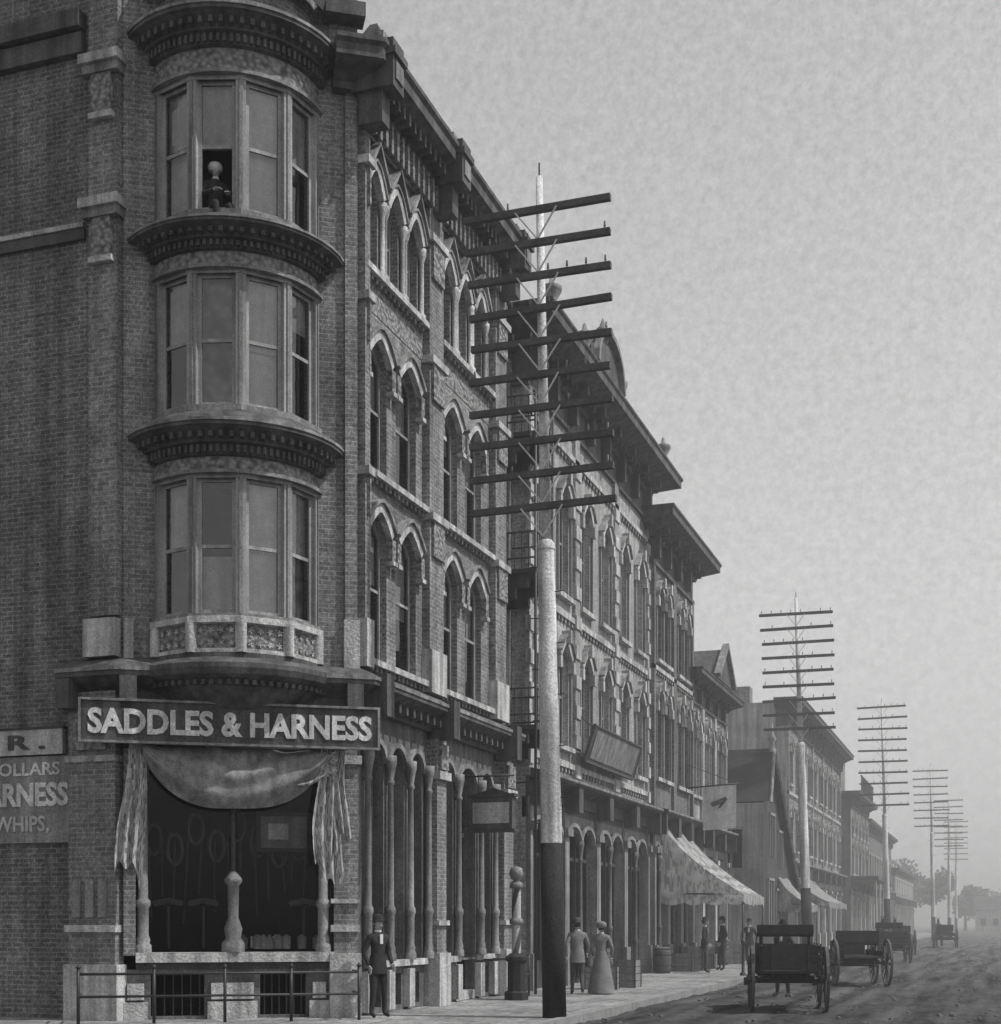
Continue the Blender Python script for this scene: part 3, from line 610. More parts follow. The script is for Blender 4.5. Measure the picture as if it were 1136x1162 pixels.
# ================================================================== generic street building
def building(name,X,Y0,Y1,ztop,wm,rows,zs=5.2,tm='stone',cm='tin',cdep=.8,ch=1.3,sm=None,storebays=4,hoods=True,depth=14,pil=None,cside=True,strings=(),arches=False,quoin=False):
    b=Obj(name); fr=Fr(X,Y0,0,1); L=Y1-Y0; Wp=b.part('street_wall',wm); Tm=b.part('trim',tm); Cn=b.part('cornice',cm)
    ops=[]
    for (z0,z1,n,w,h,k,grp) in rows:
        for i in range(n):
            c=L*(i+.5)/n if not grp else L*((i//2)+.5)/(n/2)+(-.5 if i%2==0 else .5)*(w+.28)
            ops.append(op(c-w/2,c+w/2,z0,z1,h,k))
    wall(Wp,fr,0,L,zs,ztop-.1,ops,depth=.22)
    for o_ in ops:
        sash(b,fr,o_['s0'],o_['s1'],o_['z0'],o_['z1'],-.15,h=o_['h'],k=o_['k'])
        if o_['h'] and hoods:
            band(Tm,fr,archpts(o_),.2,0,.12); band(b.part('hood_edges','tinl'),fr,archpts(o_),.26,0,.18,.2)
            m=(o_['s0']+o_['s1'])/2; box(Tm,fr,m-.09,m+.09,.0,.24,o_['z1']-.02,o_['z1']+.32)
            for s in (o_['s0']-.2,o_['s1']+.02): box(Tm,fr,s,s+.18,0,.15,o_['z1']-o_['h']-.3,o_['z1']-o_['h']); box(b.part('jamb_shafts','tinl'),fr,s+.05,s+.13,0,.07,o_['z0'],o_['z1']-o_['h']-.3)
        elif hoods: box(Tm,fr,o_['s0']-.12,o_['s1']+.12,0,.12,o_['z1'],o_['z1']+.2)
        box(Tm,fr,o_['s0']-.2,o_['s1']+.2,0,.15,o_['z0']-.12,o_['z0'])
    for z in strings:
        box(Tm,fr,0,L,0,.1,z,z+.14); n=int(L/.3)
        for i in range(n): box(b.part('hood_edges','tinl'),fr,L*i/n+.05,L*i/n+.17,0,.07,z-.12,z)
    if pil:
        for i in range(pil+1):
            s=L*i/pil; s0=max(0,s-.22); s1=min(L,s+.22); box(Wp,fr,s0,s1,0,.1,zs,ztop-ch)
            if quoin:
                for k in range(int((ztop-ch-zs)/.8)): box(Tm,fr,s0-.03,s1+.03,0,.14,zs+.3+k*.8,zs+.65+k*.8)
    side=b.part('side_walls',sm or wm)
    for (a,c) in (((X-depth,Y0),(X,Y0)),((X,Y1),(X-depth,Y1)),((X-depth,Y1),(X-depth,Y0))):
        side.face([(a[0],a[1],0),(c[0],c[1],0),(c[0],c[1],ztop-.1),(a[0],a[1],ztop-.1)])
    b.part('roof','roof').face([(X-depth,Y0,ztop-.25),(X,Y0,ztop-.25),(X,Y1,ztop-.25),(X-depth,Y1,ztop-.25)])
    z=ztop-ch
    path=[(X,Y0),(X,Y1)]
    if cside: path=[(X-.6,Y0),(X,Y0),(X,Y1),(X-.6,Y1)]
    sweep(Cn,path,[(0,z),(.1,z),(.1,z+.12),(.04,z+.14),(.04,z+ch*.5),(.14,z+ch*.52),(.2,z+ch*.62),(cdep*.85,z+ch*.78),(cdep*.95,z+ch*.8),(cdep*.95,z+ch*.92),(cdep,z+ch*.96),(cdep,ztop),(-.05,ztop+.05)])
    nb=int(L/.42)
    for i in range(nb+1):
        s=.1+(L-.2)*i/nb; big=(i%4==0); w=.09 if big else .05
        box(Cn,fr,s-w,s+w,.03,cdep*(.6 if big else .4),z+ch*.56,z+ch*.74)
        if big: box(Cn,fr,s-w,s+w,.03,cdep*.3,z+ch*.1,z+ch*.56)
    fd=b.part('shopfront','woodd'); G=b.part('shop_glass','glassd')
    sweep(Cn,[(X,Y0+.02),(X,Y1-.02)],[(0,zs-.5),(.1,zs-.5),(.1,zs-.2),(.5,zs-.05),(.55,zs),(.55,zs+.1),(0,zs+.22)])
    sweep(b.part('hood_edges','tinl'),[(X,Y0+.02),(X,Y1-.02)],[(.55,zs+.03),(.57,zs+.03),(.57,zs+.1),(.55,zs+.1)])
    box(fd,fr,0,L,-.1,.05,zs-1.0,zs-.5)
    for i in range(storebays+1):
        s=L*i/storebays; s0=max(.02,s-.2); s1=min(L-.02,s+.2); pr=b.part('piers',tm if not arches else 'tinl'); box(pr,fr,s0,s1,-.2,.12,0,zs-.5); box(pr,fr,s0-.04,s1+.04,.12,.2,0,.9); box(pr,fr,s0-.05,s1+.05,.12,.22,zs-1.3,zs-1.1); box(Cn,fr,s0,s1,.1,.5,zs-.7,zs-.06)
        if i<storebays:
            a=s+.2; c=L*(i+1)/storebays-.2; m=(a+c)/2
            door=i%2==1
            if arches:
                aw=(c-a)/2
                for q in range(2):
                    o_=op(a+aw*q+.06,a+aw*(q+1)-.06,0,zs-1.0,.45,'r'); band(b.part('hood_edges','tinl'),fr,archpts(o_),.1,-.1,.09)
                x,y,_=fr.p(m,.02,0); column(b.part('shop_columns','stoned'),x,y,.7 if not door else .1,zs-1.35,.06,10)
            box(fd,fr,a,c,-.25,-.1,0.0,.1 if door else .7); box(fd,fr,a,c,-.25,-.15,zs-1.9,zs-1.8)
            box(fd,fr,m-.04,m+.04,-.25,-.12,.1,zs-1.0)
            quad(G,fr,a,c,-.2,.7 if not door else 1.1,zs-1.0)
            if door: box(fd,fr,a+.1,m-.1,-.3,-.22,.1,1.1)
            elif R(0,1)<.7:
                for q in range(3): quad(b.part('window_posters','paper'),fr,a+R(.1,.5),a+R(.7,1.2),-.28,R(.9,1.3),R(1.5,2.1))
    dk=b.part('dark_backing','dark');  # near-black sheets added behind the windows in place of unlit rooms
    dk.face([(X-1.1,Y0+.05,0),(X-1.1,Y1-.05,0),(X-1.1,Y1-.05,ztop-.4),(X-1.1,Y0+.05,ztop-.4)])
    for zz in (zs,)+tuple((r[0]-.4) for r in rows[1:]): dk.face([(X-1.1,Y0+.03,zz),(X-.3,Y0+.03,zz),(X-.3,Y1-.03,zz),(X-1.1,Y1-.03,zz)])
    return b,fr
b,fr=building('pale_stone_commercial_block',-10.7,32.7,45.3,16.2,'brick2',[(6.25,8.95,6,.95,.42,'pt',0),(10.2,13.1,6,.95,.44,'pt',0)],zs=5.2,cdep=1.0,ch=1.6,storebays=4,strings=(9.6,5.7,13.9),pil=3,arches=True,quoin=True)
P=b.part('pediment','tin')
c=4.9
for (z0,z1,w) in ((16.2,16.8,1.7),(16.8,17.1,1.3),(17.1,17.35,.8)): box(P,fr,c-w,c+w,.45,.75,z0,z1)
band(b.part('pediment_trim','tinl'),fr,archpts(op(c-1.3,c+1.3,16.3,17.5,1.1,'r')),.14,.4,.9)
for s in (c-1.8,c+1.8,.2,12.4):
    x,y,_=fr.p(s,.6,0); lathe(b.part('urns','tinl'),x,y,[(.2,16.2),(.2,16.45),(.07,16.55),(.24,16.85),(.26,16.95),(.08,17.05),(.05,17.2),(0,17.25)],10)
x,y,_=fr.p(c,.6,0); lathe(b.part('urns','tinl'),x,y,[(.12,17.3),(.26,17.7),(.1,17.85),(0,18.1)],10)
b.finish()
S=Obj('slanted_shop_signboard')
fb=S.part('board','signd')
def sq(a,b0,z0): return (-10.7+b0,32.7+a,z0)
fb.face([sq(4.0,.35,5.95),sq(9.3,.35,5.95),sq(9.3,.65,6.9),sq(4.0,.65,6.9)])
fb.face([sq(4.0,.28,5.95),sq(9.3,.28,5.95),sq(9.3,.58,6.9),sq(4.0,.58,6.9)])
S.part('faded_panel','tinl').face([sq(4.3,.40,6.06),sq(9.0,.40,6.06),sq(9.0,.63,6.79),sq(4.3,.63,6.79)])
ft=S.part('frame','woodd')
for (a0,b0,z0,a1,b1,z1) in ((4,.34,5.95,9.3,.34,5.95),(4,.62,6.9,9.3,.62,6.9),(4,.34,5.95,4,.62,6.9),(9.3,.34,5.95,9.3,.62,6.9)): cyl(ft,sq(a0,b0,z0),sq(a1,b1,z1),.045,n=5)
for a in (4.4,8.9): cyl(S.part('struts','iron'),sq(a,.6,6.8),sq(a,0,7.3),.02)
S.finish()
b,fr=building('dark_bracketed_block',-10.55,45.35,51.8,14.9,'brick3',[(6.4,9.3,4,.85,.42,'r',1),(10.3,12.7,4,.75,.37,'r',1)],zs=5.2,cdep=.95,ch=1.6,tm='stone',storebays=3,strings=(9.9,),pil=2,sm='stucco',arches=True); b.finish()
b,fr=building('gabled_pediment_block',-10.7,51.85,59.5,10.9,'brick2',[(6.4,9.2,6,.7,.35,'r',1)],zs=5.2,cdep=.7,ch=1.1,storebays=3,pil=3)
Pd=b.part('pediment','tin'); a0,a1=2.2,5.4; e1=.7
Pd.face([fr.p(a0,e1,10.95),fr.p(a1,e1,10.95),fr.p((a0+a1)/2,e1,12.3)]); Pd.face([fr.p(a0,e1,10.95),fr.p((a0+a1)/2,e1,12.3),fr.p((a0+a1)/2,-.8,12.3),fr.p(a0,-.8,10.95)]); Pd.face([fr.p(a1,e1,10.95),fr.p(a1,-.8,10.95),fr.p((a0+a1)/2,-.8,12.3),fr.p((a0+a1)/2,e1,12.3)])
band(b.part('pediment_trim','tinl'),fr,[(a0-.1,10.95),((a0+a1)/2,12.35),(a1+.1,10.95)],.18,.6,.85)
b.finish()
b=Obj('steep_gabled_shop'); X=-9.1; Y=59.6
wp=b.part('front','woodd'); sd=b.part('pale_side_wall','stucco')
prof=[(0,0),(0,6.6),(1.0,8.9),(9.6,2.9),(9.6,0)]
wp.face([(X,Y+a,z) for a,z in prof]); sd.face([(X,Y,0),(X,Y,6.6),(-14,Y,6.6),(-14,Y,0)][::-1])
rf=b.part('roof','roof')
for (a,z),(c,d) in zip(prof[1:],prof[2:4]): rf.face([(X+.3,Y+a,z+.05),(X+.3,Y+c,d+.05),(-14,Y+c,d+.05),(-14,Y+a,z+.05)])
for (a,z),(c,d) in zip(prof[1:],prof[2:4]): cyl(b.part('bargeboards','stucco'),(X+.3,Y+a,z),(X+.3,Y+c,d),.08,n=5)
lathe(b.part('finial','stucco'),X+.2,Y+1.0,[(.14,8.8),(.1,9.2),(.18,9.35),(.05,9.6),(0,10.1)],8)
f2=Fr(X,Y,0,1)
for a,z0,z1 in ((1.2,1,3.4),(3.4,.2,3.0),(5.6,1,3),(1.5,4.4,6.2),(4.0,4,5.6)):
    quad(b.part('windows','dark'),f2,a,a+1.3,.01,z0,z1); 
    for q in (a,a+1.3,a+.65): box(b.part('window_frames','wood'),f2,q-.04,q+.04,.0,.06,z0,z1)
    box(b.part('window_frames','wood'),f2,a-.08,a+1.38,.0,.08,z1,z1+.1)
fside=Fr(-14,Y,1,0)
for s in (1.2,3.1): 
    quad(b.part('windows','dark'),fside,s,s+.9,.01,3.9,5.5); box(b.part('window_frames','wood'),fside,s-.1,s+1,.0,.08,5.5,5.62); box(b.part('window_frames','wood'),fside,s+.41,s+.49,.0,.05,3.9,5.5)
b.finish()
b,fr=building('low_frame_shop',-10.9,69.3,78.2,6.6,'stucco',[(4.3,5.4,4,.8,0,'r',0)],zs=3.8,cdep=.5,ch=.7,storebays=3,tm='stoned'); b.finish()
b,fr=building('long_brick_block',-10.7,78.3,106,13.7,'brick5',[(5.6,7.9,10,.95,.25,'r',0),(9.2,11.5,10,.95,.25,'r',0)],zs=4.8,cdep=.95,ch=1.4,storebays=8,sm='stucco',pil=5,strings=(8.6,)); 
for x in (-14,-18): bxyz(b.part('chimneys','brick5'),x,x+1,80,81,13,14.8)
b.finish()
b,fr=building('balconied_corner_block',-10.2,109,124,11.3,'brick5',[(5.2,7.6,5,1,.5,'r',0),(8.2,9.6,5,1,.5,'r',0)],zs=4.6,cdep=.8,ch=1.1,storebays=4,sm='brick3')
for i in range(12): cyl(b.part('roof_railing','woodd'),(-9.4,109+i*.9,11.3),(-9.4,109+i*.9,12.4),.05,n=5)
cyl(b.part('roof_railing','woodd'),(-9.4,108.5,12.4),(-9.4,119.4,12.4),.07,n=5); bxyz(b.part('balcony','tin'),-10.2,-8.2,109,124,4.7,5.0)
for i in range(5): cyl(b.part('balcony_posts','wood'),(-8.4,109.4+i*3.5,0),(-8.4,109.4+i*3.5,4.7),.08,n=6)
bxyz(b.part('cupola','brick5'),-13.5,-11,110,113,11,14); bxyz(b.part('cupola_cap','tin'),-13.8,-10.7,109.7,113.3,14,14.4); b.finish()
b,fr=building('far_brick_block',-10.7,126,160,10.4,'brick3',[(5.2,7.6,12,1,0,'r',0)],zs=4.6,cdep=.7,ch=1.0,storebays=10); b.finish()
b,fr=building('far_frame_block',-10.5,163,200,7.5,'stucco',[(4.8,6.2,12,1,0,'r',0)],zs=4.2,cdep=.5,ch=.8,storebays=10); b.finish()
# ================================================================== awnings & banner
def awning(name,X,Y0,Y1,zt,zb,proj,m='awn'):
    a=Obj(name); P=a.part('canvas',m); n=22
    def f(u,v): return (X+.05+proj*v,Y0+(Y1-Y0)*u,zt-(zt-zb)*(v**.8)-.12*math.sin(v*math.pi)+.06*math.sin(u*n+v)*math.sin(v*3.1)+.03*math.sin(u*11))
    drape(P,f,60,10)
    def g(u,v): return (X+.05+proj+.03*math.sin(u*50)*v,Y0+(Y1-Y0)*u,zb+.03*math.sin(u*11)-v*.35*(.75+.25*abs(math.sin(u*18))))
    drape(P,g,104,2)
    def h(u,v):
        zt_=zt-(zt-zb)*(u**.8)-.12*math.sin(u*math.pi); zz=zb-.35*(.75+.25*abs(math.sin(u*12)))
        return (X+.05+proj*u,Y0+.09*math.sin(v*5+u*9)*v,zt_+(zz-zt_)*v)
    drape(P,h,30,10)
    fr_=a.part('frame','iron')
    for y in (Y0+.05,Y1-.05): cyl(fr_,(X,y,zb+.05),(X+proj,y,zb),.025); cyl(fr_,(X+proj,y,0.0),(X+proj,y,zb),.03)
    a.finish()
awning('striped_shop_awning',-10.55,46.6,50.9,4.9,2.55,2.75)
awning('shop_awning',-9.1,63.5,67,3.6,2.4,1.3,'cloth'); awning('shop_awning',-10.7,80,90,4.2,2.7,2.0,'cloth')
FBn=Fr(-10.0,51.2,1,0); S=Obj('projecting_shop_banner')
drape(S.part('cloth','bannerc'),lambda u,v:FBn.p(1.2*u,.05*math.sin(u*6+v*2),6.5-1.55*v+.08*u),14,14)
cyl(S.part('arm','iron'),FBn.p(-.7,0,6.5),FBn.p(1.3,0,6.62),.03)
em=S.part('painted_emblem','signd')
for (u0,z0,u1,z1,r) in ((.3,5.9,.85,6.12,.06),(.85,6.1,.6,5.75,.07),(.35,5.85,.75,5.95,.06)): cyl(em,FBn.p(u0,.07,z0),FBn.p(u1,.07,z1),r,r*.6,n=6)
cyl(S.part('arm','iron'),FBn.p(-.7,0,7.4),FBn.p(1.2,0,6.64),.012); S.finish()
# ================================================================== utility poles
def upole(X,Y,H,arms,ztop,sp,alen,lean=-.28,base=True,r=.2):
    p=Obj('telephone_pole'); 
    def ax(z): return X+lean*z/H
    tb=p.part('tarred_base','poled')
    if base: cyl(tb,(ax(-.16),Y,-.16),(ax(3.05),Y,3.05),r*1.06,r*.96,n=16)
    else: cyl(tb,(ax(-.16),Y,-.16),(ax(2),Y,2),r,r*.95,n=10)
    zl=ztop-sp*(arms-1)-.6
    z0=3.05 if base else 2
    sh=p.part('shaft','polew')
    K=9
    for i in range(K):
        za=z0+(zl-z0)*i/K; zb=z0+(zl-z0)*(i+1)/K; ra=r*(.95-.23*i/K); rb=r*(.95-.23*(i+1)/K)
        cyl(sh,(ax(za)+.006*math.sin(i*2.1),Y,za),(ax(zb)+.006*math.sin((i+1)*2.1),Y,zb),ra,rb,n=16,cap=False)
    lathe(p.part('collar','polew'),ax(zl),Y,[(r*.8,zl-.12),(r*.8,zl-.02),(r*.5,zl+.05)],12)
    cyl(sh,(ax(zl),Y,zl),(ax(H),Y,H),r*.52,r*.3,n=12)
    for i in range(int((zl-3.2)/.45)):
        z=3.4+i*.45; sg=1 if i%2 else -1; cyl(p.part('climbing_pegs','iron'),(ax(z)+sg*.1,Y,z),(ax(z)+sg*.3,Y,z+.01),.01,n=5)
    cyl(p.part('spike','iron'),(ax(H),Y,H),(ax(H),Y,H+.25),.015,n=5)
    A=p.part('crossarms','arm'); I=p.part('insulators','signm'); Bc=p.part('braces','brace')
    for i in range(arms):
        z=ztop-i*sp; x=ax(z)+R(-.04,.04); tilt=R(-.02,.02)*.8; yy=Y-r*.5-.06; h=alen/2*R(.97,1.02)
        pts=lambda s,b,dz:(x+s,yy+b,z+tilt*s+dz)
        for quadp in ([(-h,-.05,-.055),(h,-.05,-.055),(h,-.05,.055),(-h,-.05,.055)],[(-h,.05,-.055),(h,.05,-.055),(h,.05,.055),(-h,.05,.055)],[(-h,-.05,-.055),(h,-.05,-.055),(h,.05,-.055),(-h,.05,-.055)],[(-h,-.05,.055),(h,-.05,.055),(h,.05,.055),(-h,.05,.055)],[(-h,-.05,-.055),(-h,.05,-.055),(-h,.05,.055),(-h,-.05,.055)],[(h,-.05,-.055),(h,.05,-.055),(h,.05,.055),(h,-.05,.055)]):
            A.face([pts(*q) for q in quadp])
        for k in range(8):
            s=-h+.1+(2*h-.2)*k/7
            if abs(s)<.12 or R(0,1)<.3: continue
            cyl(I,pts(s,0,.05),pts(s,0,.12),.012,n=5); cyl(I,pts(s,0,.1),pts(s,0,.19),.024,.016,n=6)
        for sg in (-1,1):
            cyl(Bc,pts(sg*.38,-.06,-.02),(ax(z-.5),yy-.01,z-.52),.016,n=4)
    p.finish()
upole(-7.29,23.9,14.75,10,14.1,.576,2.62)
upole(-7.4,60.5,15.2,9,14.5,.6,3.0,r=.22,lean=-.5)
upole(-6.33,92,15.3,10,15.0,.68,3.0,lean=-.4)
upole(-5.2,132.6,15.4,8,15,.7,3.0,lean=-.3,base=False)
upole(-4.7,161,15,8,14.6,.7,3.0,lean=-.1,base=False); upole(-4.9,196,15,8,14.6,.7,3.0,lean=0,base=False)
# ================================================================== people
def skin_mesh(verts,edges,rad,mats,matfn,T,name,sub=1):
    me=bpy.data.meshes.new(name); me.from_pydata(verts,edges,[]); ob=bpy.data.objects.new(name,me); scene.collection.objects.link(ob)
    md=ob.modifiers.new('s','SKIN'); md.use_smooth_shade=True
    for i,r in enumerate(rad):
        sv=me.skin_vertices[0].data[i]; sv.radius=r if isinstance(r,tuple) else (r,r); sv.use_root=(i==0)
    sb=ob.modifiers.new('b','SUBSURF'); sb.levels=sub; sb.render_levels=sub
    dg=bpy.context.evaluated_depsgraph_get(); dg.update(); m2=bpy.data.meshes.new_from_object(ob.evaluated_get(dg)); bpy.data.objects.remove(ob)
    for m in mats: m2.materials.append(M[m])
    for po in m2.polygons: po.material_index=matfn(po.center); po.use_smooth=True
    m2.transform(T); o=bpy.data.objects.new(name,m2); scene.collection.objects.link(o); return o
def person(name,x,y,z,head,H=1.75,pose='stand',coat='suit',trou='suit2',hat='bowler',hatm='suit',skirt=None,ph=1):
    k=H/1.75; T=Matrix.Translation((x,y,z))@Matrix.Rotation(head,4,'Z')@Matrix.Scale(k,4)
    o=Obj(name,T)
    if pose=='walk': kn=[(-.1,.16*ph,.52),(.1,-.02*ph,.5)]; an=[(-.1,.27*ph,.1),(.1,-.3*ph,.16)]; el=[(-.26,-.1*ph,1.17),(.26,.08*ph,1.17)]; wr=[(-.25,-.05*ph,.93),(.25,.26*ph,1.0)]; hip=.92
    elif pose=='sit': kn=[(-.13,.45,.5),(.13,.45,.5)]; an=[(-.12,.47,.09),(.12,.47,.09)]; el=[(-.26,.1,.74),(.26,.1,.74)]; wr=[(-.12,.34,.72),(.12,.34,.74)]; hip=.5
    else: kn=[(-.12,.03,.5),(.13,.05,.5)]; an=[(-.14,-.0,.09),(.16,.03,.09)]; el=[(-.27,-.05,1.16),(.27,-.04,1.16)]; wr=[(-.22,.12,.95),(.25,.08,.92)]; hip=.92
    dz=hip-.92
    V=[(0,0,.97+dz),(0,0,1.12+dz),(0,.01,1.28+dz),(0,0,1.42+dz),(0,0,1.5+dz),(0,.015,1.57+dz)]
    E=[(0,1),(1,2),(2,3),(3,4),(4,5)]; Rr=[(.15,.11),(.135,.1),(.16,.11),(.13,.09),(.055,.055),(.05,.05)]
    for i,sg in enumerate((-1,1)):
        a=len(V); V+=[(sg*.17,0,1.415+dz),el[i],wr[i]]; E+=[(3,a),(a,a+1),(a+1,a+2)]; Rr+=[.068,.05,.034]
        a=len(V); V+=[(sg*.095,0,hip-.02),kn[i],(an[i][0],an[i][1],an[i][2]),(an[i][0]*1.1,an[i][1]+.14,an[i][2]-.045)]; E+=[(0,a),(a,a+1),(a+1,a+2),(a+2,a+3)]; Rr+=[.095,.062,.045,(.042,.032)]
    zc=(.85 if pose!='sit' else .4)
    def mf(c):
        if c.z>1.5+dz: return 2
        if c.z<.13: return 3
        return 0 if (c.z>zc and not(pose=='sit' and c.y>.2 and c.z<.62)) else 1
    o.extra.append(skin_mesh(V,E,Rr,[coat,trou,'skin','suit'],mf,T,'body'))
    for i,sg in enumerate((-1,1)):
        e=Vector(el[i]); w=Vector(wr[i]); d=(w-e).normalized(); sd=Vector((0,1,0)).cross(d).normalized() if abs(d.y)<.9 else Vector((1,0,0)); fw=d.cross(sd).normalized()
        if fw.y<0: fw=-fw
        V2=[tuple(w+d*.01),tuple(w+d*.075)]; E2=[(0,1)]; R2=[(.024,.024),(.03,.02)]
        for f in range(4):
            off=(f-1.5)*.02; ln=(.07,.085,.08,.062)[f]; a=len(V2); b0=w+d*.085+fw*off; b1=b0+d*ln*.55+sd*-sg*.008; b2=b0+d*ln*.95+sd*-sg*.028
            V2+=[tuple(b0),tuple(b1),tuple(b2)]; E2+=[(1,a),(a,a+1),(a+1,a+2)]; R2+=[.0095,.009,.0075]
        a=len(V2); b0=w+d*.03+fw*.03; V2+=[tuple(b0),tuple(b0+d*.035+fw*.022),tuple(b0+d*.065+fw*.028)]; E2+=[(0,a),(a,a+1),(a+1,a+2)]; R2+=[.012,.0105,.008]
        o.extra.append(skin_mesh(V2,E2,R2,['skin'],lambda c:0,T,'hand',1))
    zc=1.645+dz; hp=o.part('head','skin'); n=16; mrow=12
    def hd(i,j):
        a=2*math.pi*i/n; b=math.pi*j/mrow; sx=.074*math.sin(b); sy=.094*math.sin(b); X=sx*math.sin(a); Yv=sy*math.cos(a)+.01; Z=.118*math.cos(b)
        if Z<-.04: X*=.88; Yv=Yv*.95+.006
        fa=math.cos(a)
        if fa>.9 and -.045<Z<.01: Yv+=.02*(fa-.9)/.1
        if fa>.7 and .0<Z<.04: Yv-=.004
        return (X,Yv,zc+Z)
    for i in range(n):
        for j in range(mrow): hp.face([hd(i,j),hd(i,j+1),hd(i+1,j+1),hd(i+1,j)],True)
    ft=o.part('eyes_and_mouth','hair')
    for sx in (-.028,.028): cyl(ft,(sx,.088,zc+.008),(sx,.099,zc+.008),.009,.006,n=6); 
    bxyz(ft,-.022,.022,.09,.1,zc-.056,zc-.050)
    for sx in (-1,1): lathe(hp,sx*.077,0,[(.004,zc-.03),(.014,zc-.01),(.016,zc+.01),(.004,zc+.025)],6)
    hr=o.part('hair','hair')
    def hh(i,j):
        a=math.pi*.42+ (2*math.pi-math.pi*.84)*i/n; b=math.pi*.62*j/8; return (.081*math.sin(b)*math.sin(a),.101*math.sin(b)*math.cos(a)+.006,zc+.124*math.cos(b))
    for i in range(n):
        for j in range(8): hr.face([hh(i,j),hh(i,j+1),hh(i+1,j+1),hh(i+1,j)],True)
    ht=o.part('hat',hatm)
    if hat=='bowler': lathe(ht,0,.008,[(.145,zc+.055),(.15,zc+.06),(.1,zc+.062),(.098,zc+.1),(.085,zc+.15),(.05,zc+.175),(0,zc+.18)],16)
    elif hat=='wide': lathe(ht,0,.008,[(.23,zc+.04),(.235,zc+.05),(.1,zc+.062),(.098,zc+.14),(.06,zc+.155),(0,zc+.155)],16)
    elif hat=='bonnet': lathe(ht,0,-.01,[(.1,zc+.0),(.125,zc+.03),(.135,zc+.08),(.11,zc+.14),(.05,zc+.17),(0,zc+.175)],14)
    lathe(o.part('collar','white'),0,.005,[(.06,1.505+dz),(.062,1.545+dz)],12)
    if pose!='sit':
        if skirt: 
            nn=28; sk=o.part('skirt',skirt); pr=[(.13,.16,1.08),(.17,.17,.95),(.22,.22,.7),(.28,.29,.35),(.33,.35,.03)]
            for (a0,b0,z0_),(a1,b1,z1_) in zip(pr,pr[1:]):
                for i in range(nn):
                    q=lambda i,a_,b_,zz:(a_*math.cos(2*math.pi*i/nn)*(1+.06*(i%2)*(1-zz)),b_*math.sin(2*math.pi*i/nn)*(1+.06*(i%2)*(1-zz)),zz)
                    sk.face([q(i,a0,b0,z0_),q(i+1,a0,b0,z0_),q(i+1,a1,b1,z1_),q(i,a1,b1,z1_)],True)
        else:
            nn=20; ck_=o.part('coat_tail',coat)
            for (a0,b0,z0_),(a1,b1,z1_) in (((.145,.115,1.1),(.17,.13,.95)),((.17,.13,.95),(.185,.145,.78))):
                for i in range(nn): 
                    q=lambda i,a_,b_,zz:(a_*math.sin(2*math.pi*i/nn),b_*math.cos(2*math.pi*i/nn),zz)
                    ck_.face([q(i,a0,b0,z0_),q(i+1,a0,b0,z0_),q(i+1,a1,b1,z1_),q(i,a1,b1,z1_)],True)
        bxyz(o.part('shirt_front','white'),-.03,.03,.095,.118,1.3,1.47)
    o.finish()
rd=math.radians
person('standing_man',-10.15,22.75,0,rd(-120),1.74,'stand','suit','suit')
person('walking_man',-8.86,30.8,0,rd(20),1.70,'walk','linen','suit2',hatm='suit2')
person('walking_woman',-8.6,31.9,0,rd(10),1.62,'stand','linen','linen',hat='bonnet',hatm='linen',skirt='linen')
person('standing_man',-8.85,45.6,0,rd(-80),1.75,'stand'); person('standing_man',-8.7,47.9,0,rd(120),1.78,'stand','suit','suit'); person('walking_man',-8.4,51.6,0,rd(180),1.72,'walk')
person('standing_man',-4.75,34.2,-.13,rd(150),1.8,'stand','suit2','suit',hat='bowler',hatm='suit')
person('standing_woman',-8.2,58,0,rd(170),1.62,'stand','suit2','suit2',hat='bonnet',hatm='linen',skirt='suit2')
wx,wy,_=FC.p(1.52,.40,0)
person('seated_person_at_window',wx,wy,13.26,math.atan2(FC.n[1],FC.n[0])-math.pi/2+.25,1.7,'sit','suit','suit',hat='bonnet',hatm='white')
C=Obj('window_chair'); f=Fr(wx,wy,FC.t[0],FC.t[1]); cw=C.part('chair_wood','woodd'); box(cw,f,-.22,.22,-.25,.2,13.6,13.65)
for s in (-.2,.16):
    for bb in (-.24,.16): box(cw,f,s,s+.04,bb,bb+.04,13.1,13.6)
    box(cw,f,s,s+.04,-.25,-.21,13.65,14.0)
box(cw,f,-.2,.2,-.25,-.22,13.85,14.0); C.finish()
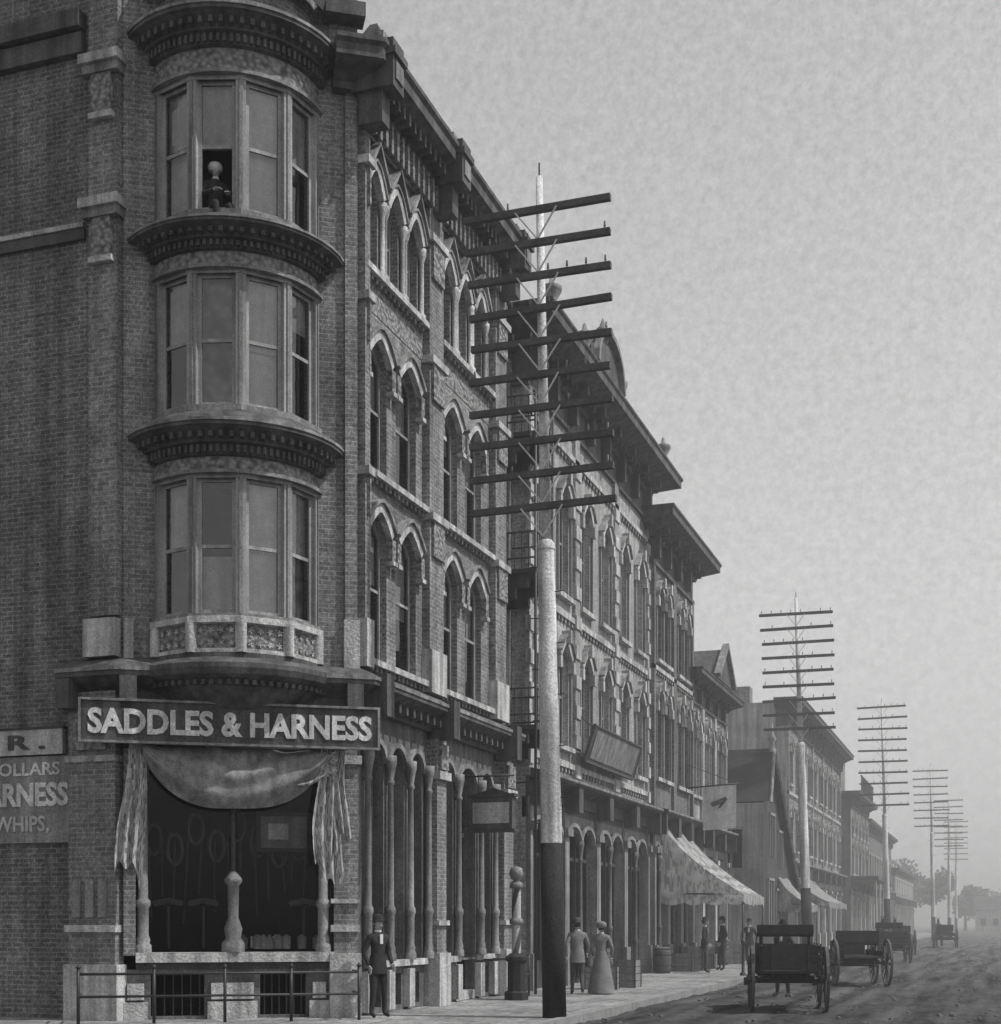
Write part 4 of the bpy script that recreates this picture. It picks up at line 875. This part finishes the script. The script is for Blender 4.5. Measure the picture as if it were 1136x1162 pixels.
# ================================================================== street goods
def barrel(x,y,h=.85,r=.28):
    o=Obj('wooden_barrel'); lathe(o.part('staves','wheel'),x,y,[(0,0),(r*.85,0),(r*.95,h*.2),(r,h*.5),(r*.95,h*.8),(r*.85,h),(r*.82,h-.03),(0,h-.03)],16)
    for k in (.08,.3,.7,.92): rr=r*(.85+.15*(1-abs(k-.5)*2)**.6)+.008; lathe(o.part('hoops','iron'),x,y,[(rr,h*k-.02),(rr+.003,h*k+.02)],16)
    o.finish()
for x,y in ((-10.1,45.0),(-9.9,54.4)): barrel(x,y)
def crate(x,y,w,d,h,a=0,z=0):
    T=Matrix.Translation((x,y,z))@Matrix.Rotation(a,4,'Z'); o=Obj('slatted_crate',T); P=o.part('slats','signm'); n=4
    for k in range(n):
        z0=h*k/n+.01; z1=h*(k+1)/n-.01
        for s in (-1,1): bxyz(P,-w/2,w/2,s*d/2-.012,s*d/2+.012,z0,z1); bxyz(P,s*w/2-.012,s*w/2+.012,-d/2+.013,d/2-.013,z0,z1)
    for sx in (-1,1):
        for sy in (-1,1): bxyz(o.part('corner_posts','wheel'),sx*(w/2+.014)-.02,sx*(w/2+.014)+.02,sy*(d/2+.014)-.02,sy*(d/2+.014)+.02,0,h)
    bxyz(P,-w/2,w/2,-d/2,d/2,.005,.03); o.finish()
for c_ in ((-10.1,47.5,.9,.6,.6,.1),(-10.0,49,.7,.6,.8,.3),(-9.9,50.6,.9,.6,.5,0),(-9.8,56,.8,.7,.9,.2),(-10.1,38.2,.7,.5,.6,.1),(-9.2,34.2,.75,.6,.55,.15),(-9.25,34.25,.6,.5,.45,.4,.56),(-9.0,35.4,.8,.6,.7,0)): crate(*c_)
def hitch(x,y):
    o=Obj('hitching_post'); lathe(o.part('post','iron'),x,y,[(.1,0),(.1,.06),(.05,.12),(.045,.95),(.07,.98),(.08,1.06),(.05,1.13),(0,1.15)],10)
    for k in range(10):
        a0=2*math.pi*k/10; a1=2*math.pi*(k+1)/10; cyl(o.part('ring','iron'),(x+.06*math.cos(a0)+.06,y-.08,.98+.06*math.sin(a0)),(x+.06*math.cos(a1)+.06,y-.08,.98+.06*math.sin(a1)),.008,n=5)
    o.finish()
for x,y in ((-7.35,44),(-7.35,52)): hitch(x,y)
# ================================================================== wagons & horse
def wheel(P,x,y,z,r,n=28,spokes=12):
    for i in range(n):
        a=2*math.pi*i/n; b=2*math.pi*(i+1)/n
        ri=r*.9
        c=lambda rr,t,xx:(xx,y+rr*math.cos(t),z+rr*math.sin(t))
        w=.03
        P.face([c(r,a,x-w),c(r,b,x-w),c(r,b,x+w),c(r,a,x+w)]); P.face([c(ri,a,x-w),c(ri,b,x-w),c(ri,b,x+w),c(ri,a,x+w)])
        for xx in (x-w,x+w): P.face([c(ri,a,xx),c(ri,b,xx),c(r,b,xx),c(r,a,xx)])
    for i in range(spokes):
        t=2*math.pi*i/spokes; cyl(P,(x,y,z),(x,y+r*.92*math.cos(t),z+r*.92*math.sin(t)),.022,.016,n=5)
    cyl(P,(x-.12,y,z),(x+.12,y,z),.085,.07,n=10)
def wagon(name,x,y,head,kind='box',s=1):
    T=Matrix.Translation((x,y,-.14))@Matrix.Rotation(head,4,'Z')@Matrix.Scale(s,4); o=Obj(name,T); W=o.part('wheels','wheel'); Bd=o.part('body','wagon'); Ir=o.part('ironwork','iron')
    tr=.72
    for sx in (-1,1): wheel(W,sx*tr,-.75,.66,.66,28,14); wheel(W,sx*tr,1.0,.55,.55,28,12)
    cyl(Ir,(-tr,-.75,.66),(tr,-.75,.66),.04); cyl(Ir,(-tr,1.0,.55),(tr,1.0,.55),.04)
    for sx in (-.35,.35): bxyz(Bd,sx-.04,sx+.04,-1.1,1.3,.72,.8)
    for yy in (-.75,1.0): bxyz(Bd,-.5,.5,yy-.06,yy+.06,.66,.74)
    bxyz(Bd,-.55,.55,-1.3,1.4,.8,.85)
    if kind=='box':
        for k in range(3):
            z0=.86+k*.165
            for sx in (-1,1): bxyz(Bd,sx*.55-.02,sx*.55+.02,-1.3,1.4,z0,z0+.15)
            bxyz(Bd,-.53,.53,-1.33,-1.29,z0,z0+.15); bxyz(Bd,-.53,.53,1.38,1.42,z0,z0+.15)
        for sx in (-1,1):
            for yy in (-1.2,-.4,.4,1.2): bxyz(Ir,sx*.585-.015,sx*.585+.015,yy-.03,yy+.03,.7,1.38)
        for sx in (-.35,.35): bxyz(Ir,sx-.02,sx+.02,-1.36,-1.33,.8,1.36)
        bxyz(Bd,-.58,.58,.6,.95,1.5,1.55); bxyz(Bd,-.58,.58,.55,.6,1.55,1.75)
        for sx in (-.5,.5): cyl(Ir,(sx,.75,1.35),(sx,.75,1.5),.03)
    else:
        for sx in (-1,1): bxyz(Bd,sx*.53-.02,sx*.53+.02,-1.2,1.2,.85,1.0)
        for yy in (-.5,.5): bxyz(Bd,-.5,.5,yy-.2,yy+.22,1.15,1.22); bxyz(Bd,-.5,.5,yy-.26,yy-.2,1.22,1.55); 
        for yy in (-.5,.5):
            for sx in (-.45,.45): cyl(Ir,(sx,yy,.85),(sx,yy,1.15),.025)
        bxyz(Bd,-.5,.5,1.2,1.24,.85,1.25)
    cyl(Bd,(-.35,1.1,.6),(-.3,3.2,.85),.035,.025); cyl(Bd,(.35,1.1,.6),(.3,3.2,.85),.035,.025); bxyz(Bd,-.5,.5,1.3,1.36,.58,.64)
    o.finish()
wagon('farm_wagon',-4.05,29.6,rd(11),'box'); wagon('spring_buggy',-3.75,41.5,rd(16),'buggy'); wagon('farm_wagon',-4.3,64,rd(10),'box'); wagon('spring_buggy',-5.0,82,rd(8),'buggy'); wagon('spring_buggy',-3.2,100,rd(5),'buggy')
def horse(x,y,head):
    T=Matrix.Translation((x,y,-.13))@Matrix.Rotation(head,4,'Z')
    V=[(0,0,1.22),(0,.45,1.2),(0,.75,1.25),(0,1.0,1.55),(0,1.15,1.85),(0,1.35,1.82),(0,1.6,1.6),(0,-.45,1.27),(0,-.75,1.25),(0,-.9,1.0),(0,-.92,.6)]
    E=[(0,1),(1,2),(2,3),(3,4),(4,5),(5,6),(0,7),(7,8),(8,9),(9,10)]; Rr=[(.27,.3),(.26,.3),(.2,.26),(.11,.18),(.09,.12),(.09,.12),(.06,.07),(.26,.28),(.16,.18),(.05,.05),(.03,.03)]
    for sx in (-1,1):
        a=len(V); V+=[(sx*.16,.62,1.0),(sx*.16,.66,.55),(sx*.16,.63,.2),(sx*.16,.7,.06)]; E+=[(1,a),(a,a+1),(a+1,a+2),(a+2,a+3)]; Rr+=[.1,.06,.04,.055]
        a=len(V); V+=[(sx*.17,-.45,.95),(sx*.17,-.72,.52),(sx*.17,-.64,.2),(sx*.17,-.56,.06)]; E+=[(7,a),(a,a+1),(a+1,a+2),(a+2,a+3)]; Rr+=[.14,.065,.045,.055]
    o=Obj('harnessed_horse',T); o.extra.append(skin_mesh(V,E,Rr,['horse'],lambda c:0,T,'horse_body'))
    h=o.part('ears_and_mane','hair'); cyl(h,(-.06,1.2,1.93),(-.07,1.2,2.08),.03,.005,n=6); cyl(h,(.06,1.2,1.93),(.07,1.2,2.08),.03,.005,n=6)
    for i in range(9): t=i/8; cyl(h,(0,.75+.35*t-.02,1.5+.42*t),(0.08,.68+.35*t,1.38+.42*t),.03,.01,n=5)
    hn=o.part('harness','leather')
    for k in range(12):
        a0=2*math.pi*k/12; a1=2*math.pi*(k+1)/12
        cyl(hn,(.26*math.cos(a0),.72,1.3+.32*math.sin(a0)),(.26*math.cos(a1),.72,1.3+.32*math.sin(a1)),.045,n=6)
    o.finish()
horse(-4.75,67.2,rd(10)); horse(-5.4,85.2,rd(8)); horse(-3.7,103.3,rd(5))
# ================================================================== trees far
TR=Obj('distant_street_trees'); LF=TR.part('foliage','leaf'); TB=TR.part('trunks','bark')
def tree(x,y,h,w):
    cyl(TB,(x,y,-.2),(x,y,h*.5),.3,.18)
    cl=[]
    for i in range(9):
        a=R(0,6.28); r=w*R(.1,.75); c=Vector((x+r*math.cos(a),y+r*math.sin(a),h*R(.42,.92))); cl.append((c,w*R(.25,.5)))
        cyl(TB,(x,y,h*.4),tuple(c),.1,.03,n=5)
    for c,r in cl:
        for k in range(170):
            d=Vector((random.gauss(0,1),random.gauss(0,1),random.gauss(0,.8))); d=d.normalized()*r*R(.5,1.08); p=c+d
            u=Vector((R(-1,1),R(-1,1),R(-1,1))).normalized()*R(.14,.34); v=u.orthogonal().normalized()*R(.12,.28)
            LF.face([p-u-v,p+u-v,p+u+v,p-u+v])
for (x,y,h,w) in [(-9,228,9,4.5),(-14,225,10,6),(-5,262,8,4),(-20,230,10,6),(2,330,8,5),(8,345,8,5)]: tree(x,y,h,w)
TR.finish()
FH_=Obj('distant_frame_houses')
for x,y,w,h in ((-3,235,6,5.5),(3.6,276,7,6),(12,300,6,6)):
    wp=FH_.part('walls','signl'); bxyz(wp,x,x+w,y,y+6,-.2,h*.6); r=FH_.part('roofs','roof')
    r.face([(x-.3,y-.3,h*.6),(x+w+.3,y-.3,h*.6),(x+w+.3,y+3,h),(x-.3,y+3,h)]); r.face([(x-.3,y+6.3,h*.6),(x+w+.3,y+6.3,h*.6),(x+w+.3,y+3,h),(x-.3,y+3,h)])
    for k in range(3): quad(FH_.part('windows','dark'),Fr(x,y,1,0),.8+k*1.8,1.6+k*1.8,.02,.9,2.0)
FH_.finish()
# ================================================================== ground
def groundmat():
    m,nt,b=new_mat('dirt_street'); N=nt.nodes; L=nt.links
    tc=N.new('ShaderNodeTexCoord')
    mp=N.new('ShaderNodeMapping'); mp.inputs['Scale'].default_value=(2.2,.12,1); L.new(tc.outputs['Object'],mp.inputs[0])
    a=N.new('ShaderNodeTexNoise'); a.inputs['Scale'].default_value=1; a.inputs['Detail'].default_value=8; L.new(mp.outputs[0],a.inputs['Vector'])
    c=N.new('ShaderNodeTexNoise'); c.inputs['Scale'].default_value=1.3; c.inputs['Detail'].default_value=12; c.inputs['Roughness'].default_value=.85; L.new(tc.outputs['Object'],c.inputs['Vector'])
    ad=N.new('ShaderNodeMath'); ad.operation='ADD'; L.new(a.outputs[0],ad.inputs[0]); L.new(c.outputs[0],ad.inputs[1])
    r=N.new('ShaderNodeMapRange'); r.inputs[1].default_value=.8; r.inputs[2].default_value=1.2; r.inputs[3].default_value=.03; r.inputs[4].default_value=.17; L.new(ad.outputs[0],r.inputs[0])
    L.new(r.outputs[0],b.inputs['Base Color']); b.inputs['Roughness'].default_value=.95; b.inputs['Specular IOR Level'].default_value=.1
    bp=N.new('ShaderNodeBump'); bp.inputs['Strength'].default_value=1; bp.inputs['Distance'].default_value=.2; L.new(ad.outputs[0],bp.inputs['Height']); L.new(bp.outputs[0],b.inputs['Normal'])
    return m
GM=groundmat()
def sheet(name,x0,x1,y0,y1,z,m):
    me=bpy.data.meshes.new(name); me.from_pydata([(x0,y0,z),(x1,y0,z),(x1,y1,z),(x0,y1,z)],[],[(0,1,2,3)]); me.materials.append(m); o=bpy.data.objects.new(name,me); scene.collection.objects.link(o)
sheet('ground',-3000,3000,-500,6000,-.24,GM)
xs=[-7.1+.13*i for i in range(110)]; x=xs[-1]
while x<60: x+=.5+(x-7)*.12; xs.append(x)
ys=[-20,0,8,12]; y=14; st=.12
while y<420: ys.append(y); y+=st; st*=1.018
vs=[]
for y in ys:
    for x in xs:
        rut=-.03*math.exp(-((x+4.6+.3*math.sin(y*.07))/.16)**2)-.03*math.exp(-((x+3.2+.3*math.sin(y*.07))/.16)**2)-.03*math.exp(-((x+.6+.4*math.sin(y*.05+1))/.18)**2)-.03*math.exp(-((x-.8+.4*math.sin(y*.05+1))/.18)**2)
        z=-.135+rut+.045*noise.noise(Vector((x*.5,y*.3,0)))+.04*noise.noise(Vector((x*2.3,y*1.6,3)))+.025*noise.noise(Vector((x*6,y*5,7)))
        vs.append((x,y,min(z,-.06)))
nx=len(xs); fs=[(j*nx+i,j*nx+i+1,(j+1)*nx+i+1,(j+1)*nx+i) for j in range(len(ys)-1) for i in range(nx-1)]
me=bpy.data.meshes.new('road'); me.from_pydata(vs,[],fs); me.materials.append(GM); me.polygons.foreach_set('use_smooth',[True]*len(fs)); ro=bpy.data.objects.new('road',me); scene.collection.objects.link(ro)
K=Obj('sidewalk'); P=K.part('paving','walk'); bxyz(P,-40,-7.18,17.2,205,-.3,0)
kb=K.part('kerbstones','kerb'); y=17.2
while y<205:
    l=R(1.5,2.2); bxyz(kb,-7.18,-7.0,y,min(205,y+l)-.015,-.3,.012+R(-.01,.012)); y+=l
K.finish()
RT=Obj('road_clods'); P=RT.part('clods','clod')
for i in range(900):
    x=R(-6.9,8); y=22+60*R(0,1)**1.5; r=R(.02,.07); a=R(0,3); lathe(P,x,y,[(r,-.16),(r*.8,-.14+r*.4),(0,-.14+r*.6)],5,False,a)
RT.finish()
# ================================================================== haze over the street, its near part added to lift the blacks
m=bpy.data.materials.new('hazy_air'); m.use_nodes=True; nt=m.node_tree
for n_ in list(nt.nodes): nt.nodes.remove(n_)
o_=nt.nodes.new('ShaderNodeOutputMaterial'); v_=nt.nodes.new('ShaderNodeVolumeScatter'); v_.inputs['Color'].default_value=g3(.98); v_.inputs['Density'].default_value=.0031; v_.inputs['Anisotropy'].default_value=0
nt.links.new(v_.outputs[0],o_.inputs['Volume'])
hz=Part(m); bxyz(hz,-90,90,17,460,-.5,60)
me=bpy.data.meshes.new('haze'); me.from_pydata(hz.v,[],hz.f); me.materials.append(m)
bm=bmesh.new(); bm.from_mesh(me); bmesh.ops.remove_doubles(bm,verts=bm.verts,dist=.001); bmesh.ops.recalc_face_normals(bm,faces=bm.faces); bm.to_mesh(me); bm.free()
ho=bpy.data.objects.new('haze',me); scene.collection.objects.link(ho)
# ================================================================== light, sky, camera
SE=rd(55); sdx,sdy=.97,.12
l=math.hypot(sdx,sdy); sv=Vector((sdx/l*math.cos(SE),sdy/l*math.cos(SE),math.sin(SE)))
sl=bpy.data.lights.new('sun','SUN'); sl.energy=4.3; sl.angle=rd(.6); sl.color=(1,.99,.98)
so_=bpy.data.objects.new('sun',sl); so_.rotation_euler=sv.to_track_quat('Z','Y').to_euler(); so_.location=(20,0,40); scene.collection.objects.link(so_)
w=bpy.data.worlds.new('World'); scene.world=w; w.use_nodes=True; N=w.node_tree.nodes; L=w.node_tree.links
bg=N['Background']; sk=N.new('ShaderNodeTexSky'); sk.sky_type='NISHITA'; sk.sun_disc=False; sk.sun_elevation=SE; sk.sun_rotation=math.atan2(sv.x,sv.y); sk.dust_density=1.5; sk.air_density=1.0
# blue-sensitive plate: the blue component of the sky is what such a photograph records
sp=N.new('ShaderNodeSeparateColor'); L.new(sk.outputs[0],sp.inputs[0])
tc=N.new('ShaderNodeTexCoord'); nz=N.new('ShaderNodeTexNoise'); nz.inputs['Scale'].default_value=190; nz.inputs['Detail'].default_value=8; nz.inputs['Roughness'].default_value=.8; L.new(tc.outputs['Generated'],nz.inputs['Vector'])
mr=N.new('ShaderNodeMapRange'); mr.inputs[1].default_value=.25; mr.inputs[2].default_value=.75; mr.inputs[3].default_value=.66; mr.inputs[4].default_value=1.34; L.new(nz.outputs[0],mr.inputs[0])
mu=N.new('ShaderNodeMath'); mu.operation='MULTIPLY'; L.new(sp.outputs[2],mu.inputs[0]); L.new(mr.outputs[0],mu.inputs[1])
L.new(mu.outputs[0],bg.inputs[0]); bg.inputs[1].default_value=.138
cam=bpy.data.cameras.new('camera'); co=bpy.data.objects.new('camera',cam); scene.collection.objects.link(co); scene.camera=co
co.location=(0,0,1.7); co.rotation_euler=(math.pi/2,0,rd(19.13)); cam.sensor_fit='HORIZONTAL'; cam.sensor_width=36; cam.lens=51.34; cam.shift_y=.408; cam.clip_end=8000; cam.clip_start=.1
scene.view_settings.view_transform='Standard'; scene.view_settings.look='None'; scene.view_settings.exposure=0
